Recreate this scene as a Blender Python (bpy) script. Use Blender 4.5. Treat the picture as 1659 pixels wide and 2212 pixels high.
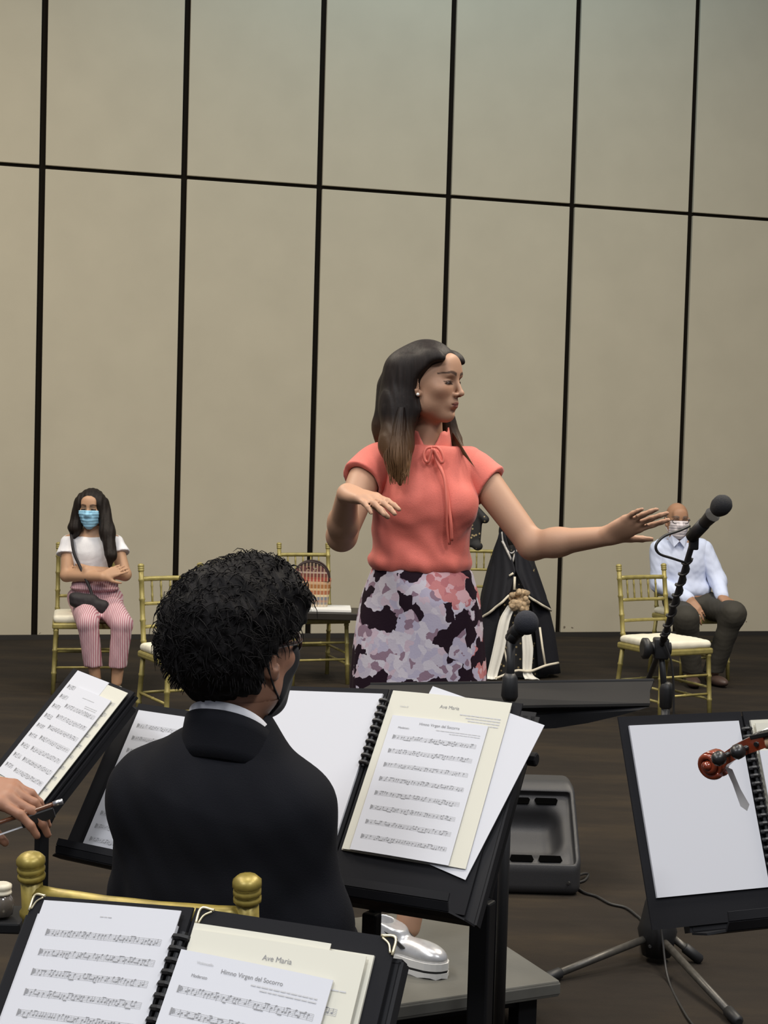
import bpy, bmesh, math, random
import numpy as np
from mathutils import Matrix, Vector

# ------------------------------------------------------------------ camera, world, lights, exposure
for o in list(bpy.data.objects): bpy.data.objects.remove(o, do_unlink=True)
scene = bpy.context.scene
C = scene.collection
FPX, PITCH, ROLL, CAMH = 3200.0, .046, .0282, 1.55
_f = np.array([0, math.cos(PITCH), -math.sin(PITCH)]); _r = np.array([1., 0, 0]); _u = np.cross(_r, _f)
_RI = math.cos(ROLL)*_r + math.sin(ROLL)*_u; _UP = -math.sin(ROLL)*_r + math.cos(ROLL)*_u
EYE = np.array([0, 0, CAMH])
cam = bpy.data.cameras.new('camera'); camo = bpy.data.objects.new('camera', cam); C.objects.link(camo)
m = Matrix.Identity(4)
for i in range(3):
    m[i][0] = _RI[i]; m[i][1] = _UP[i]; m[i][2] = -_f[i]; m[i][3] = EYE[i]
camo.matrix_world = m
cam.sensor_fit = 'VERTICAL'; cam.sensor_height = 36; cam.lens = FPX/2212*36
cam.clip_start = .05; cam.clip_end = 100
scene.camera = camo
scene.view_settings.view_transform = 'Standard'; scene.view_settings.look = 'None'
scene.view_settings.gamma = 1; scene.view_settings.use_curve_mapping = False
scene.view_settings.exposure = 0.0
world = bpy.data.worlds.new('hall_ambient'); scene.world = world; world.use_nodes = True
bg = world.node_tree.nodes['Background']; bg.inputs[0].default_value = (.80, .86, 1.0, 1); bg.inputs[1].default_value = .20

def area(name, loc, size, power, col, target=None):
    l = bpy.data.lights.new(name, 'AREA'); l.energy = power; l.color = col; l.shape = 'RECTANGLE'
    l.size, l.size_y = size
    o = bpy.data.objects.new(name, l); C.objects.link(o); o.location = loc
    if target is not None:
        d = Vector(target) - Vector(loc); o.rotation_euler = d.to_track_quat('-Z', 'Y').to_euler()
    return o
WARM = (1.0, .90, .74); COOL = (.82, .90, 1.0)
for x in (-3.2, 3.2):
    for y in (1.6, 4.6, 7.2):
        area('ceiling_and_fill_lamp', (x, y, 6.2), (1.2, 1.2), (165 if x < 0 else 205) if y > 4 else 120, WARM if y > 4 else (1.0, .96, .92))
    area('ceiling_and_fill_lamp', (x*.8, -1.6, 6.0), (1.4, 1.4), 230, (.96, .98, 1.0))  # added front fill behind the camera, not a known fixture
area('ceiling_and_fill_lamp', (0, 3.2, 6.3), (1.2, 1.2), 90, (1, .96, .92))
area('wall_washer_lamp', (.6, 9.8, 6.9), (4.0, .4), 78, (.62, .86, 1.0), (.6, 11.9, 5.2))

# ------------------------------------------------------------------ small maths
def ray(px, py): return _f + _RI*(px-829.5)/FPX - _UP*(py-1106)/FPX
def at(px, py, y):
    d = ray(px, py); return EYE + d*y/d[1]
def ground(px, py, z=0.):
    d = ray(px, py); return EYE + d*(z-CAMH)/d[2]
def V(*a): return np.array(a, float)
def unit(a): a = np.asarray(a, float); return a/np.linalg.norm(a)
def lerp(a, b, t): return a+(b-a)*t
def srgb(r, g, b):
    f = lambda c: (c/255/12.92 if c/255 <= .04045 else ((c/255+.055)/1.055)**2.4)
    return (f(r), f(g), f(b))
def rotz(a): c, s = math.cos(a), math.sin(a); return np.array([[c, -s, 0], [s, c, 0], [0, 0, 1.]])
def rotx(a): c, s = math.cos(a), math.sin(a); return np.array([[1., 0, 0], [0, c, -s], [0, s, c]])
def roty(a): c, s = math.cos(a), math.sin(a); return np.array([[c, 0, s], [0, 1., 0], [-s, 0, c]])
R_ = math.radians

# ------------------------------------------------------------------ materials
MATS = {}
def mat(name, col, rough=.6, metal=0., var=0., scale=20., bump=0., bscale=200., spec=.5, coat=0., stretch=None, attr=None, sheen=0.):
    if name in MATS: return MATS[name]
    M = bpy.data.materials.new(name); M.use_nodes = True; MATS[name] = M
    nt = M.node_tree; b = nt.nodes['Principled BSDF']
    b.inputs['Base Color'].default_value = (*col, 1); b.inputs['Roughness'].default_value = rough
    b.inputs['Metallic'].default_value = metal; b.inputs['Specular IOR Level'].default_value = spec
    if coat: b.inputs['Coat Weight'].default_value = coat; b.inputs['Coat Roughness'].default_value = .15
    if sheen: b.inputs['Sheen Weight'].default_value = sheen
    tc = nt.nodes.new('ShaderNodeTexCoord'); mp = nt.nodes.new('ShaderNodeMapping')
    nt.links.new(tc.outputs['Object'], mp.inputs[0])
    if stretch: mp.inputs['Scale'].default_value = stretch
    src = None
    if attr:
        a = nt.nodes.new('ShaderNodeAttribute'); a.attribute_name = attr; src = a.outputs['Color']
        nt.links.new(src, b.inputs['Base Color'])
    if var:
        n = nt.nodes.new('ShaderNodeTexNoise'); n.inputs['Scale'].default_value = scale; n.inputs['Detail'].default_value = 4
        nt.links.new(mp.outputs[0], n.inputs['Vector'])
        mr = nt.nodes.new('ShaderNodeMapRange'); mr.inputs[1].default_value = .3; mr.inputs[2].default_value = .7
        mr.inputs[3].default_value = 1-var; mr.inputs[4].default_value = 1+var
        nt.links.new(n.outputs['Fac'], mr.inputs[0])
        mx = nt.nodes.new('ShaderNodeMix'); mx.data_type = 'RGBA'; mx.blend_type = 'MULTIPLY'; mx.inputs[0].default_value = 1
        mx.inputs[6].default_value = (*col, 1)
        if src: nt.links.new(src, mx.inputs[6])
        nt.links.new(mr.outputs[0], mx.inputs[7]); nt.links.new(mx.outputs[2], b.inputs['Base Color'])
    if bump:
        n2 = nt.nodes.new('ShaderNodeTexNoise'); n2.inputs['Scale'].default_value = bscale; n2.inputs['Detail'].default_value = 3
        nt.links.new(mp.outputs[0], n2.inputs['Vector'])
        bp = nt.nodes.new('ShaderNodeBump'); bp.inputs['Strength'].default_value = bump; bp.inputs['Distance'].default_value = .002
        nt.links.new(n2.outputs['Fac'], bp.inputs['Height']); nt.links.new(bp.outputs[0], b.inputs['Normal'])
    return M
def nodes_of(M): return M.node_tree.nodes, M.node_tree.links, M.node_tree.nodes['Principled BSDF']
def add_ramp(M, fac_out, stops, interp='LINEAR'):
    nd, lk, b = nodes_of(M); r = nd.new('ShaderNodeValToRGB'); r.color_ramp.interpolation = interp
    e = r.color_ramp.elements
    while len(e) < len(stops): e.new(.5)
    for k, (p, c) in enumerate(stops): e[k].position = p; e[k].color = (*c, 1)
    lk.new(fac_out, r.inputs[0]); return r.outputs[0]

# ------------------------------------------------------------------ object helpers
def link(o, parent=None):
    C.objects.link(o)
    if parent is not None:
        o.parent = parent
        if parent.get('_w') is not None: o.matrix_parent_inverse = Matrix.Translation(-Vector(parent['_w']))
    return o
def tag(o, label=None, cat=None, group=None, kind=None):
    if label: o['label'] = label
    if cat: o['category'] = cat
    if group: o['group'] = group
    if kind: o['kind'] = kind
    return o
def thing(name, label, cat, loc=(0, 0, 0), group=None, worldspace=True):
    o = bpy.data.objects.new(name, None); o.empty_display_size = .05; C.objects.link(o)
    o.location = [float(v) for v in loc]
    if worldspace: o['_w'] = [float(v) for v in loc]
    return tag(o, label, cat, group)
def mesh_obj(name, verts, faces, material, parent=None, smooth=False, cols=None):
    me = bpy.data.meshes.new(name)
    me.from_pydata([tuple(map(float, v)) for v in verts] if not isinstance(verts, np.ndarray) else verts.tolist(), [], faces if not isinstance(faces, np.ndarray) else faces.tolist())
    if smooth: me.polygons.foreach_set('use_smooth', [True]*len(me.polygons))
    if cols is not None:
        a = me.color_attributes.new('Col', 'FLOAT_COLOR', 'POINT')
        a.data.foreach_set('color', np.concatenate([cols, np.ones((len(cols), 1))], 1).astype(np.float32).ravel())
    me.materials.append(material); me.update()
    return link(bpy.data.objects.new(name, me), parent)

class MB:
    def __init__(s): s.v = []; s.f = []
    def add(s, vs, fs):
        n = len(s.v); s.v += [tuple(map(float, v)) for v in vs]; s.f += [tuple(i+n for i in f) for f in fs]; return s
    def box(s, c, half, R=None, bev=0.):
        c = np.asarray(c, float); R = np.eye(3) if R is None else np.asarray(R)
        hx, hy, hz = half
        if not bev:
            vs = [c+R@V(sx*hx, sy*hy, sz*hz) for sx in (-1, 1) for sy in (-1, 1) for sz in (-1, 1)]
            return s.add(vs, [(0, 1, 3, 2), (4, 6, 7, 5), (0, 4, 5, 1), (2, 3, 7, 6), (0, 2, 6, 4), (1, 5, 7, 3)])
        b = bev
        bm = bmesh.new(); bmesh.ops.create_cube(bm, size=2)
        for v in bm.verts: v.co = Vector((v.co.x*hx, v.co.y*hy, v.co.z*hz))
        bmesh.ops.bevel(bm, geom=bm.edges[:], offset=b, segments=2, profile=.5, affect='EDGES')
        bm.verts.index_update()
        vs = [c+R@np.array(v.co) for v in bm.verts]; fs = [tuple(v.index for v in f.verts) for f in bm.faces]; bm.free()
        return s.add(vs, fs)
    def tube(s, pts, r, n=10, cap=True, closed=False):
        pts = [np.asarray(p, float) for p in pts]; N = len(pts)
        rr = r if hasattr(r, '__len__') else [r]*N
        rings = []; up = None
        for i, p in enumerate(pts):
            t = unit(pts[(i+1) % N]-pts[i-1]) if closed else unit(pts[min(i+1, N-1)]-pts[max(i-1, 0)])
            if up is None: up = V(0, 0, 1) if abs(t[2]) < .9 else V(1, 0, 0)
            a = np.cross(t, up)
            if np.linalg.norm(a) < 1e-6: a = np.cross(t, V(.3, .5, .8))
            a = unit(a); b = np.cross(a, t); up = b
            rings.append([p+rr[i]*(math.cos(k*2*math.pi/n)*a+math.sin(k*2*math.pi/n)*b) for k in range(n)])
        vs = [v for r_ in rings for v in r_]; fs = []
        for i in range(N if closed else N-1):
            j = (i+1) % N
            for k in range(n):
                k2 = (k+1) % n; fs.append((i*n+k, i*n+k2, j*n+k2, j*n+k))
        if cap and not closed: fs += [tuple(range(n))[::-1], tuple((N-1)*n+k for k in range(n))]
        return s.add(vs, fs)
    def lathe(s, a, axis, prof, n=14):
        a = np.asarray(a, float); ax = unit(axis)
        return s.tube([a+ax*h for h, r in prof], [max(r, 1e-4) for h, r in prof], n)
    def grid(s, fn, nu, nv, close_u=False):
        vs = [fn(i/(nu if close_u else nu-1), j/(nv-1)) for j in range(nv) for i in range(nu)]
        fs = []
        for j in range(nv-1):
            for i in range(nu if close_u else nu-1):
                i2 = (i+1) % nu; fs.append((j*nu+i, j*nu+i2, (j+1)*nu+i2, (j+1)*nu+i))
        return s.add(vs, fs)
    def prism(s, poly, d):
        n = len(poly); poly = [np.asarray(p, float) for p in poly]; d = np.asarray(d, float)
        vs = poly+[p+d for p in poly]
        return s.add(vs, [tuple(range(n))[::-1], tuple(range(n, 2*n))]+[(i, (i+1) % n, n+(i+1) % n, n+i) for i in range(n)])
    def build(s, name, material, parent=None, smooth=False):
        o = mesh_obj(name, s.v, s.f, material, parent, False)
        if smooth:
            me = o.data; me.polygons.foreach_set('use_smooth', [len(p.vertices) <= 4 for p in me.polygons])
        return o
def smooth_path(pts, n=8):
    pts = [np.asarray(p, float) for p in pts]; out = []
    P = [2*pts[0]-pts[1]]+pts+[2*pts[-1]-pts[-2]]
    for i in range(1, len(P)-2):
        for k in range(n):
            t = k/n
            out.append(.5*((2*P[i])+(-P[i-1]+P[i+1])*t+(2*P[i-1]-5*P[i]+4*P[i+1]-P[i+2])*t*t+(-P[i-1]+3*P[i]-3*P[i+1]+P[i+2])*t**3))
    out.append(pts[-1]); return out
def text_mesh(name, txt, size, S, u0, v0, material, parent, align='CENTER', font_shear=0.):
    cu = bpy.data.curves.new(name, 'FONT'); cu.body = txt; cu.size = size; cu.align_x = align; cu.shear = font_shear
    t = bpy.data.objects.new(name, cu); C.objects.link(t)
    bpy.context.view_layer.update()
    me = bpy.data.meshes.new_from_object(t.evaluated_get(bpy.context.evaluated_depsgraph_get()))
    bpy.data.objects.remove(t); bpy.data.curves.remove(cu)
    me.name = name
    co = np.array([v.co[:] for v in me.vertices])
    for i, v in enumerate(me.vertices): v.co = Vector(S(u0+co[i, 0], v0+co[i, 1]))
    me.materials.clear(); me.materials.append(material); me.update()
    return link(bpy.data.objects.new(name, me), parent)

# ------------------------------------------------------------------ implicit bodies: smooth unions meshed with surface nets
def rc(a, b, ra, rb=None, k=.02, mode='u'): return dict(t='rc', a=np.asarray(a, float), b=np.asarray(b, float), ra=ra, rb=ra if rb is None else rb, k=k, m=mode)
def el(c, r, R=None, k=.02, mode='u'): return dict(t='el', c=np.asarray(c, float), r=np.asarray(r, float), R=np.eye(3) if R is None else R, k=k, m=mode)
def pl(o, n, k=.004): return dict(t='pl', o=np.asarray(o, float), n=unit(n), k=k, m='i')
def bx(c, h, R=None, rad=.01, k=.01, mode='u'): return dict(t='bx', c=np.asarray(c, float), h=np.asarray(h, float), R=np.eye(3) if R is None else R, rad=rad, k=k, m=mode)
def xf(ops, M, T, s=1.):
    out = []
    for o in ops:
        q = dict(o)
        for key in ('a', 'b', 'c', 'o'):
            if key in q: q[key] = M@(q[key]*s)+T
        if 'n' in q: q['n'] = M@q['n']
        if 'R' in q: q['R'] = M@q['R']
        for key in ('r', 'h', 'ra', 'rb', 'rad', 'k'):
            if key in q: q[key] = q[key]*s
        out.append(q)
    return out
def grow(ops, d):
    out = []
    for o in ops:
        q = dict(o); sg = d if o['m'] == 'u' else -d
        if q['t'] == 'rc': q['ra'] += sg; q['rb'] += sg
        elif q['t'] == 'el': q['r'] = q['r']+sg
        elif q['t'] == 'bx': q['rad'] += sg
        out.append(q)
    return out
def ev(o, p):
    t = o['t']
    if t == 'rc':
        ba = o['b']-o['a']; pa = p-o['a']; h = np.clip((pa@ba)/max(ba@ba, 1e-12), 0, 1)
        return np.sqrt(((pa-h[..., None]*ba)**2).sum(-1))-(o['ra']+(o['rb']-o['ra'])*h)
    if t == 'el':
        q = (p-o['c'])@o['R']; a = q/o['r']; k0 = np.sqrt((a*a).sum(-1)); k1 = np.sqrt(((a/o['r'])**2).sum(-1))
        return np.where(k1 > 1e-9, k0*(k0-1)/np.maximum(k1, 1e-9), -o['r'].min())
    if t == 'pl': return (p-o['o'])@o['n']
    q = np.abs((p-o['c'])@o['R'])-(o['h']-o['rad'])
    return np.sqrt((np.maximum(q, 0)**2).sum(-1))+np.minimum(q.max(-1), 0)-o['rad']
def comb(d, v, o):
    k = max(o['k'], 1e-6)
    if o['m'] == 'u': h = np.maximum(k-np.abs(d-v), 0)/k; return np.minimum(d, v)-h*h*k*.25
    if o['m'] == 's': v = -v
    h = np.maximum(k-np.abs(d-v), 0)/k; return np.maximum(d, v)+h*h*k*.25
def full_sdf(ops, p):
    d = np.full(p.shape[:-1], 9.)
    for o in ops: d = comb(d, ev(o, p), o)
    return d
def sdf_mesh(ops, vox, disp=None, lo=None, hi=None, B=8):
    L = []; U = []
    for o in ops:
        if o['m'] != 'u': continue
        if o['t'] == 'rc': r = max(o['ra'], o['rb']); L.append(np.minimum(o['a'], o['b'])-r); U.append(np.maximum(o['a'], o['b'])+r)
        else:
            r = np.linalg.norm(o['h']) if o['t'] == 'bx' else o['r'].max(); L.append(o['c']-r); U.append(o['c']+r)
    L = np.min(L, 0)-.02; U = np.max(U, 0)+.02
    if lo is not None: L = np.maximum(L, lo)
    if hi is not None: U = np.minimum(U, hi)
    b = B*vox; i0 = np.floor(L/b).astype(int); i1 = np.ceil(U/b).astype(int)
    g = np.stack(np.meshgrid(*[np.arange(i0[k], i1[k]) for k in range(3)], indexing='ij'), -1).reshape(-1, 3)
    cen = (g+.5)*b; rad = b*.87
    vals = [ev(o, cen) for o in ops]
    d = np.full(len(cen), 9.); dmin = np.full(len(cen), 9.)
    for o, v in zip(ops, vals):
        d = comb(d, v, o)
        if o['m'] == 'u': dmin = np.minimum(dmin, v)
    act = np.abs(d) < rad*1.6+.012
    g = g[act]; dmin = dmin[act]; vals = [v[act] for v in vals]
    n1 = B+1; off = np.stack(np.meshgrid(*[np.arange(n1)]*3, indexing='ij'), -1).reshape(-1, 3)
    base = (g*B)[:, None, :]
    D = np.full((len(g), n1**3), 9.)
    for o, v in zip(ops, vals):
        keep = (v < dmin+o['k']+3.2*rad) if o['m'] == 'u' else ((v < o['k']+3*rad) if o['m'] == 's' else (v > -o['k']-3*rad))
        ix = np.nonzero(keep)[0]
        for st in range(0, len(ix), 2000):
            q = ix[st:st+2000]; p = (base[q]+off[None])*vox
            D[q] = comb(D[q], ev(o, p), o)
    if disp is not None:
        for st in range(0, len(g), 2000):
            p = (base[st:st+2000]+off[None])*vox; D[st:st+2000] = disp(p, D[st:st+2000])
    D = D.reshape(-1, n1, n1, n1); S = D < 0
    cnt = np.zeros((len(g), B, B, B), int)
    for a in (0, 1):
        for c in (0, 1):
            for e in (0, 1): cnt += S[:, a:a+B, c:c+B, e:e+B]
    bi, ci, cj, ck = np.nonzero((cnt > 0) & (cnt < 8))
    gi = g[bi]*B+np.stack([ci, cj, ck], -1)
    acc = np.zeros((len(bi), 3)); num = np.zeros(len(bi))
    cor = [(a, c, e) for a in (0, 1) for c in (0, 1) for e in (0, 1)]
    cv = {q: D[bi, ci+q[0], cj+q[1], ck+q[2]] for q in cor}
    for q in cor:
        for ax in range(3):
            if q[ax]: continue
            q2 = list(q); q2[ax] = 1; q2 = tuple(q2); a, c = cv[q], cv[q2]; x = (a < 0) != (c < 0)
            t = np.where(x, a/np.where(x, a-c, 1), 0)
            pt = np.tile(np.array(q, float), (len(bi), 1)); pt[:, ax] += t
            acc += np.where(x[:, None], pt, 0); num += x
    verts = (gi+acc/num[:, None])*vox
    mn = gi.min(0)-2; key = lambda c: ((c[:, 0]-mn[0])*8192+(c[:, 1]-mn[1]))*8192+(c[:, 2]-mn[2])
    kk = key(gi); order = np.argsort(kk); ks = kk[order]
    F = []
    for ax in range(3):
        sl = [slice(0, B)]*3; s0 = S[:, sl[0], sl[1], sl[2]]; s1s = [slice(0, B)]*3; s1s[ax] = slice(1, B+1); s1 = S[:, s1s[0], s1s[1], s1s[2]]
        e = np.nonzero(s0 != s1)
        if not len(e[0]): continue
        c = g[e[0]]*B+np.stack(e[1:], -1); eb = np.zeros(3, int); ec = np.zeros(3, int); eb[(ax+1) % 3] = 1; ec[(ax+2) % 3] = 1
        q = []; ok = np.ones(len(c), bool)
        for cc in (c, c-eb, c-eb-ec, c-ec):
            k_ = key(cc); pos = np.clip(np.searchsorted(ks, k_), 0, len(ks)-1); ok &= ks[pos] == k_; q.append(order[pos])
        q = np.stack(q, -1); fl = ~s0[e]
        q[fl] = q[fl][:, ::-1]
        F.append(q[ok])
    return verts, np.concatenate(F)
_rng = np.random.RandomState(7)
_DIR = [(_rng.normal(size=3), _rng.uniform(0, 6.28)) for _ in range(24)]
def noise(p, f, seed=0, n=5):
    s = 0
    for i in range(n):
        d, ph = _DIR[(seed*5+i) % 24]; s = s+np.sin((p@(d*f*(1+.25*i)))+ph+seed)
    return s/n
def sdf_obj(name, ops, vox, material, parent, disp=None, tint=None, **kw):
    v, f = sdf_mesh(ops, vox, disp, **kw)
    return mesh_obj(name, v, f, material, parent, True, tint(v) if tint else None)

# ------------------------------------------------------------------ the hall: folding panel wall and carpet
TH, WD, PW, S0, SEAM = .2552, 11.8051, 1.0533, -2.7006, 3.5347
WX = V(math.cos(TH), math.sin(TH), 0); WN = V(math.sin(TH), -math.cos(TH), 0)      # along the wall, out of the wall towards the room
WO = V(0, WD, 0)
WR = np.stack([WX, -WN, V(0, 0, 1)], 1)
m_back = mat('panel_joint_black', (.008, .006, .004), .9, spec=.1)
m_panel = mat('wall_panel_fabric', (.455, .410, .312), .85, var=.03, scale=3, bump=.25, bscale=420, spec=.2)
m_scuff = mat('scuff_mark', (.16, .13, .09), .8)
mb = MB(); mb.box(WO+WX*0+V(0, 0, 3.1)-WN*.05, (9.0, .03, 3.1), WR)
wall = mb.build('wall_back', m_back); tag(wall, 'tall folding wall of beige panels with dark joints', kind='structure')
for k in range(-6, 10):
    s = S0+k*PW
    for (z0, z1, nm) in ((.035, SEAM-.014, 'wall_panel'), (SEAM+.014, 6.15, 'wall_panel')):
        mb = MB(); mb.box(WO+WX*(s+PW/2)+V(0, 0, (z0+z1)/2)-WN*.008, (PW/2-.0225, .016, (z1-z0)/2), WR, bev=.004)
        mb.build(nm, m_panel, wall)
mb = MB(); mb.box(WO+V(0, 0, .018)-WN*.004, (9.0, .014, .018), WR); bb = mb.build('baseboard_back', mat('floor_track', (.018, .015, .012), .6)); tag(bb, kind='structure')
# small scuffs on the panels near the floor
for (px, py, w, h, a) in ((1219, 1355, .018, .022, .2), (1236, 1356, .022, .010, .3), (1254, 1372, .010, .008, 0), (86, 1368, .022, .004, -.7), (1612, 1343, .012, .010, .1)):
    d = ray(px, py); t = ((WO+WN*.0085-EYE)@WN)/(d@WN); p = EYE+d*t
    mb = MB(); R = WR@roty(a); n = 9
    mb.add([p+R@V(w*.5*math.cos(i*2*math.pi/n)*(1+.25*math.sin(i*2.3)), -.0006, h*.5*math.sin(i*2*math.pi/n)) for i in range(n)], [tuple(range(n))])
    mb.build('scuff_mark', m_scuff, wall)
m_floor = mat('carpet_brown', (.050, .040, .032), .95, spec=.1)
nd, lk, b = nodes_of(m_floor)
tc = nd.new('ShaderNodeTexCoord'); mp = nd.new('ShaderNodeMapping'); mp.inputs['Scale'].default_value = (.55, 1.9, 1); mp.inputs['Rotation'].default_value = (0, 0, .25)
lk.new(tc.outputs['Object'], mp.inputs[0])
n1 = nd.new('ShaderNodeTexNoise'); n1.inputs['Scale'].default_value = 1.6; n1.inputs['Detail'].default_value = 7; n1.inputs['Roughness'].default_value = .62; lk.new(mp.outputs[0], n1.inputs['Vector'])
col = add_ramp(m_floor, n1.outputs['Fac'], [(.32, (.020, .017, .0145)), (.5, (.027, .022, .0175)), (.62, (.036, .028, .020)), (.75, (.044, .033, .022))])
lk.new(col, b.inputs['Base Color'])
n2 = nd.new('ShaderNodeTexNoise'); n2.inputs['Scale'].default_value = 260; bp = nd.new('ShaderNodeBump'); bp.inputs['Strength'].default_value = .5; bp.inputs['Distance'].default_value = .004
lk.new(tc.outputs['Object'], n2.inputs['Vector']); lk.new(n2.outputs['Fac'], bp.inputs['Height']); lk.new(bp.outputs[0], b.inputs['Normal'])
mb = MB(); mb.add([(-12, -4, 0), (12, -4, 0), (12, 15, 0), (-12, 15, 0)], [(0, 1, 2, 3)])
fl = mb.build('floor', m_floor); tag(fl, 'dark brown mottled carpet of the hall', kind='structure')

# ------------------------------------------------------------------ ballroom chairs
m_gold = mat('gold_paint', (.31, .26, .085), .45, .25, var=.16, scale=30, spec=.5)
m_goldw = mat('gold_paint_worn', (.27, .205, .045), .40, .30, var=.25, scale=45, bump=.2, bscale=60)
m_cush = mat('cream_cushion', (.72, .68, .55), .8, bump=.3, bscale=90)
def ringed(a, b, r, rings=(.25, .5, .75), n=9):
    a = np.asarray(a, float); b = np.asarray(b, float); L = np.linalg.norm(b-a); prof = [(0, r)]
    for t in rings: h = t*L; prof += [(h-.009, r), (h-.004, r*1.22), (h+.004, r*1.22), (h+.009, r)]
    prof.append((L, r)); mb = MB(); mb.lathe(a, b-a, prof, n); return mb
def make_chair(label, gold=None, hb=.875, cushion=True, group='gold ballroom chairs', name='ballroom_chair', rb=.0135):
    gold = gold or m_gold
    t = thing(name, label, 'chair', worldspace=False, group=group)
    W, D, hs = .172, .185, .425
    for sx in (-1, 1):
        ringed((sx*(W+.012), D+.012, 0), (sx*W, D-.01, hs), rb, (.3, .62, .9)).build('front_leg', gold, t, True)
        bot, mid, top = V(sx*(W+.010), -D-.045, 0), V(sx*W*.98, -D+.01, hs), V(sx*W*.98, -D-.055, hb-.03)
        mb = ringed(bot, mid, rb, (.35, .7)); m2 = ringed(mid, top, rb, (.12, .38, .64, .88)); mb.add(m2.v, m2.f); po = mb.build('back_post', gold, t, True)
        ax = unit(top-mid); fb = MB()
        fb.lathe(top-ax*.006, ax, [(0, rb*1.02), (.003, rb*1.25), (.009, rb*1.25), (.011, rb*1.05), (.014, rb*1.25), (.020, rb*1.25), (.022, rb*1.1), (.026, rb*1.3), (.034, rb*1.28), (.040, rb*.9), (.043, rb*.25)], 12)
        fb.build('finial', gold, po, True)
    def back(z): return -D+.01-.065*(z-hs)/(hb-.03-hs)
    def rail(nm, z, r, bow=.018):
        pts = [V(x*W*.98, back(z)-bow*(1-x*x), z) for x in np.linspace(-1, 1, 9)]
        mb = MB(); mb.tube(pts, [r*(1.0 if i % 2 else 1.06) for i in range(9)], 8); mb.build(nm, gold, t, True)
    zt, zm, zl = hb-(.075 if hb < .9 else .055), hb-.205, hb-.325
    rail('top_rail', zt, .0125); rail('middle_rail', zm, .0095); rail('lower_rail', zl, .0095)
    for x in (-.62, -.31, 0, .31, .62):
        bw = .018*(1-x*x)
        ringed((x*W, back(zm)-bw, zm), (x*W, back(zt)-bw, zt), .0055, (.3, .7), 7).build('spindle', gold, t, True)
    for (y0, y1, x0, x1, z) in ((D, D, -W, W, .16), (D, D, -W, W, .27), (-D-.02, -D-.02, -W, W, .20), (-D-.025, D, W+.004, W+.004, .20), (-D-.025, D, -W-.004, -W-.004, .20), (-D-.03, D, W+.006, W+.006, .13), (-D-.03, D, -W-.006, -W-.006, .13)):
        ringed((x0, y0, z), (x1, y1, z), .0078, (.5,), 7).build('stretcher', gold, t, True)
    mb = MB(); mb.box((0, -.004, hs-.016), (.195, .200, .018), bev=.010); mb.build('seat_frame', gold, t)
    if cushion:
        ops = [bx((0, -.002, hs+.022), (.190, .192, .024), rad=.023)]
        sdf_obj('cushion', ops, .008, m_cush, t, disp=lambda p, d: d+.003*noise(p, 40, 2)-.006*np.exp(-((p[..., 0]**2+p[..., 1]**2)/.02)))
    return t
def dup(root, label):
    r = root.copy(); C.objects.link(r); r['label'] = label
    for ch in root.children:
        c = ch.copy(); C.objects.link(c); c.parent = r; c.matrix_parent_inverse = Matrix.Identity(4)
        for g in ch.children:
            d = g.copy(); C.objects.link(d); d.parent = c; d.matrix_parent_inverse = Matrix.Identity(4)
    return r
def place(t, x, y, deg, z=0):      # deg: chair front direction, 0 = away from the camera (+Y), turning clockwise seen from above
    t.location = (float(x), float(y), z); t.rotation_euler = (0, 0, -R_(deg)); return t
ch0 = make_chair('gold ballroom chair under the seated woman in the white top')
place(ch0, -1.806, 9.01, 168)
CH_MID = place(dup(ch0, 'empty gold ballroom chair with cream cushion next to the seated woman'), -1.01, 7.69, 150)
CH_BAG = place(dup(ch0, 'gold ballroom chair holding the woven basket bag by the wall'), -.444, 9.58, 160)
CH_EMP = place(dup(ch0, 'empty gold ballroom chair with cream cushion in front of the old man'), 1.659, 8.583, 151)
CH_MAN = place(dup(ch0, 'gold ballroom chair on which the old man in the pale shirt sits'), 2.14, 10.18, 160)
CH_STA = place(dup(ch0, 'gold ballroom chair half hidden behind the black-caped statue'), .78, 10.36, 180)
CH_BOY = make_chair('near gold ballroom chair behind the boy in the black jacket', m_goldw, hb=.925, rb=.0165, cushion=True)
place(CH_BOY, -.287, 2.363, 13.6)

# ------------------------------------------------------------------ paper and print
m_paper = mat('white_paper', (.575, .58, .615), .75, spec=.25)
m_cream = mat('cream_paper', (.60, .583, .50), .75, spec=.25)
m_ink = mat('printed_ink', (.24, .24, .25), .8)
m_inkl = mat('printed_ink_grey', (.50, .50, .51), .8)
m_cover = mat('black_folder_cover', (.013, .013, .015), .75, bump=.05, bscale=300, spec=.12)
m_comb = mat('black_plastic_comb', (.012, .012, .013), .35)
m_black = mat('black_stand_metal', (.008, .008, .009), .55, spec=.2)
m_dgrey = mat('dark_stand_desk', (.014, .014, .016), .6, spec=.18)
def frame(yaw, tilt, roll=0.):
    y, t, g = R_(yaw), R_(tilt), R_(roll)
    X = V(math.cos(y), math.sin(y), 0); N = V(-math.sin(y), math.cos(y), 0); Y = math.cos(t)*N+math.sin(t)*V(0, 0, 1)
    X, Y = math.cos(g)*X+math.sin(g)*Y, -math.sin(g)*X+math.cos(g)*Y
    return X, Y, np.cross(X, Y)
def surf(O, X, Y, N, lift=0., bend=0., w=.2, curl=0., h=.28):
    def S(x, y, e=0.):
        tx = x/w-.5; ty = y/h
        return O+X*x+Y*y+N*(lift+e+bend*(1-4*tx*tx)+curl*max(0, ty-.6)**2*6*max(0, tx+.1))
    return S
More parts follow.
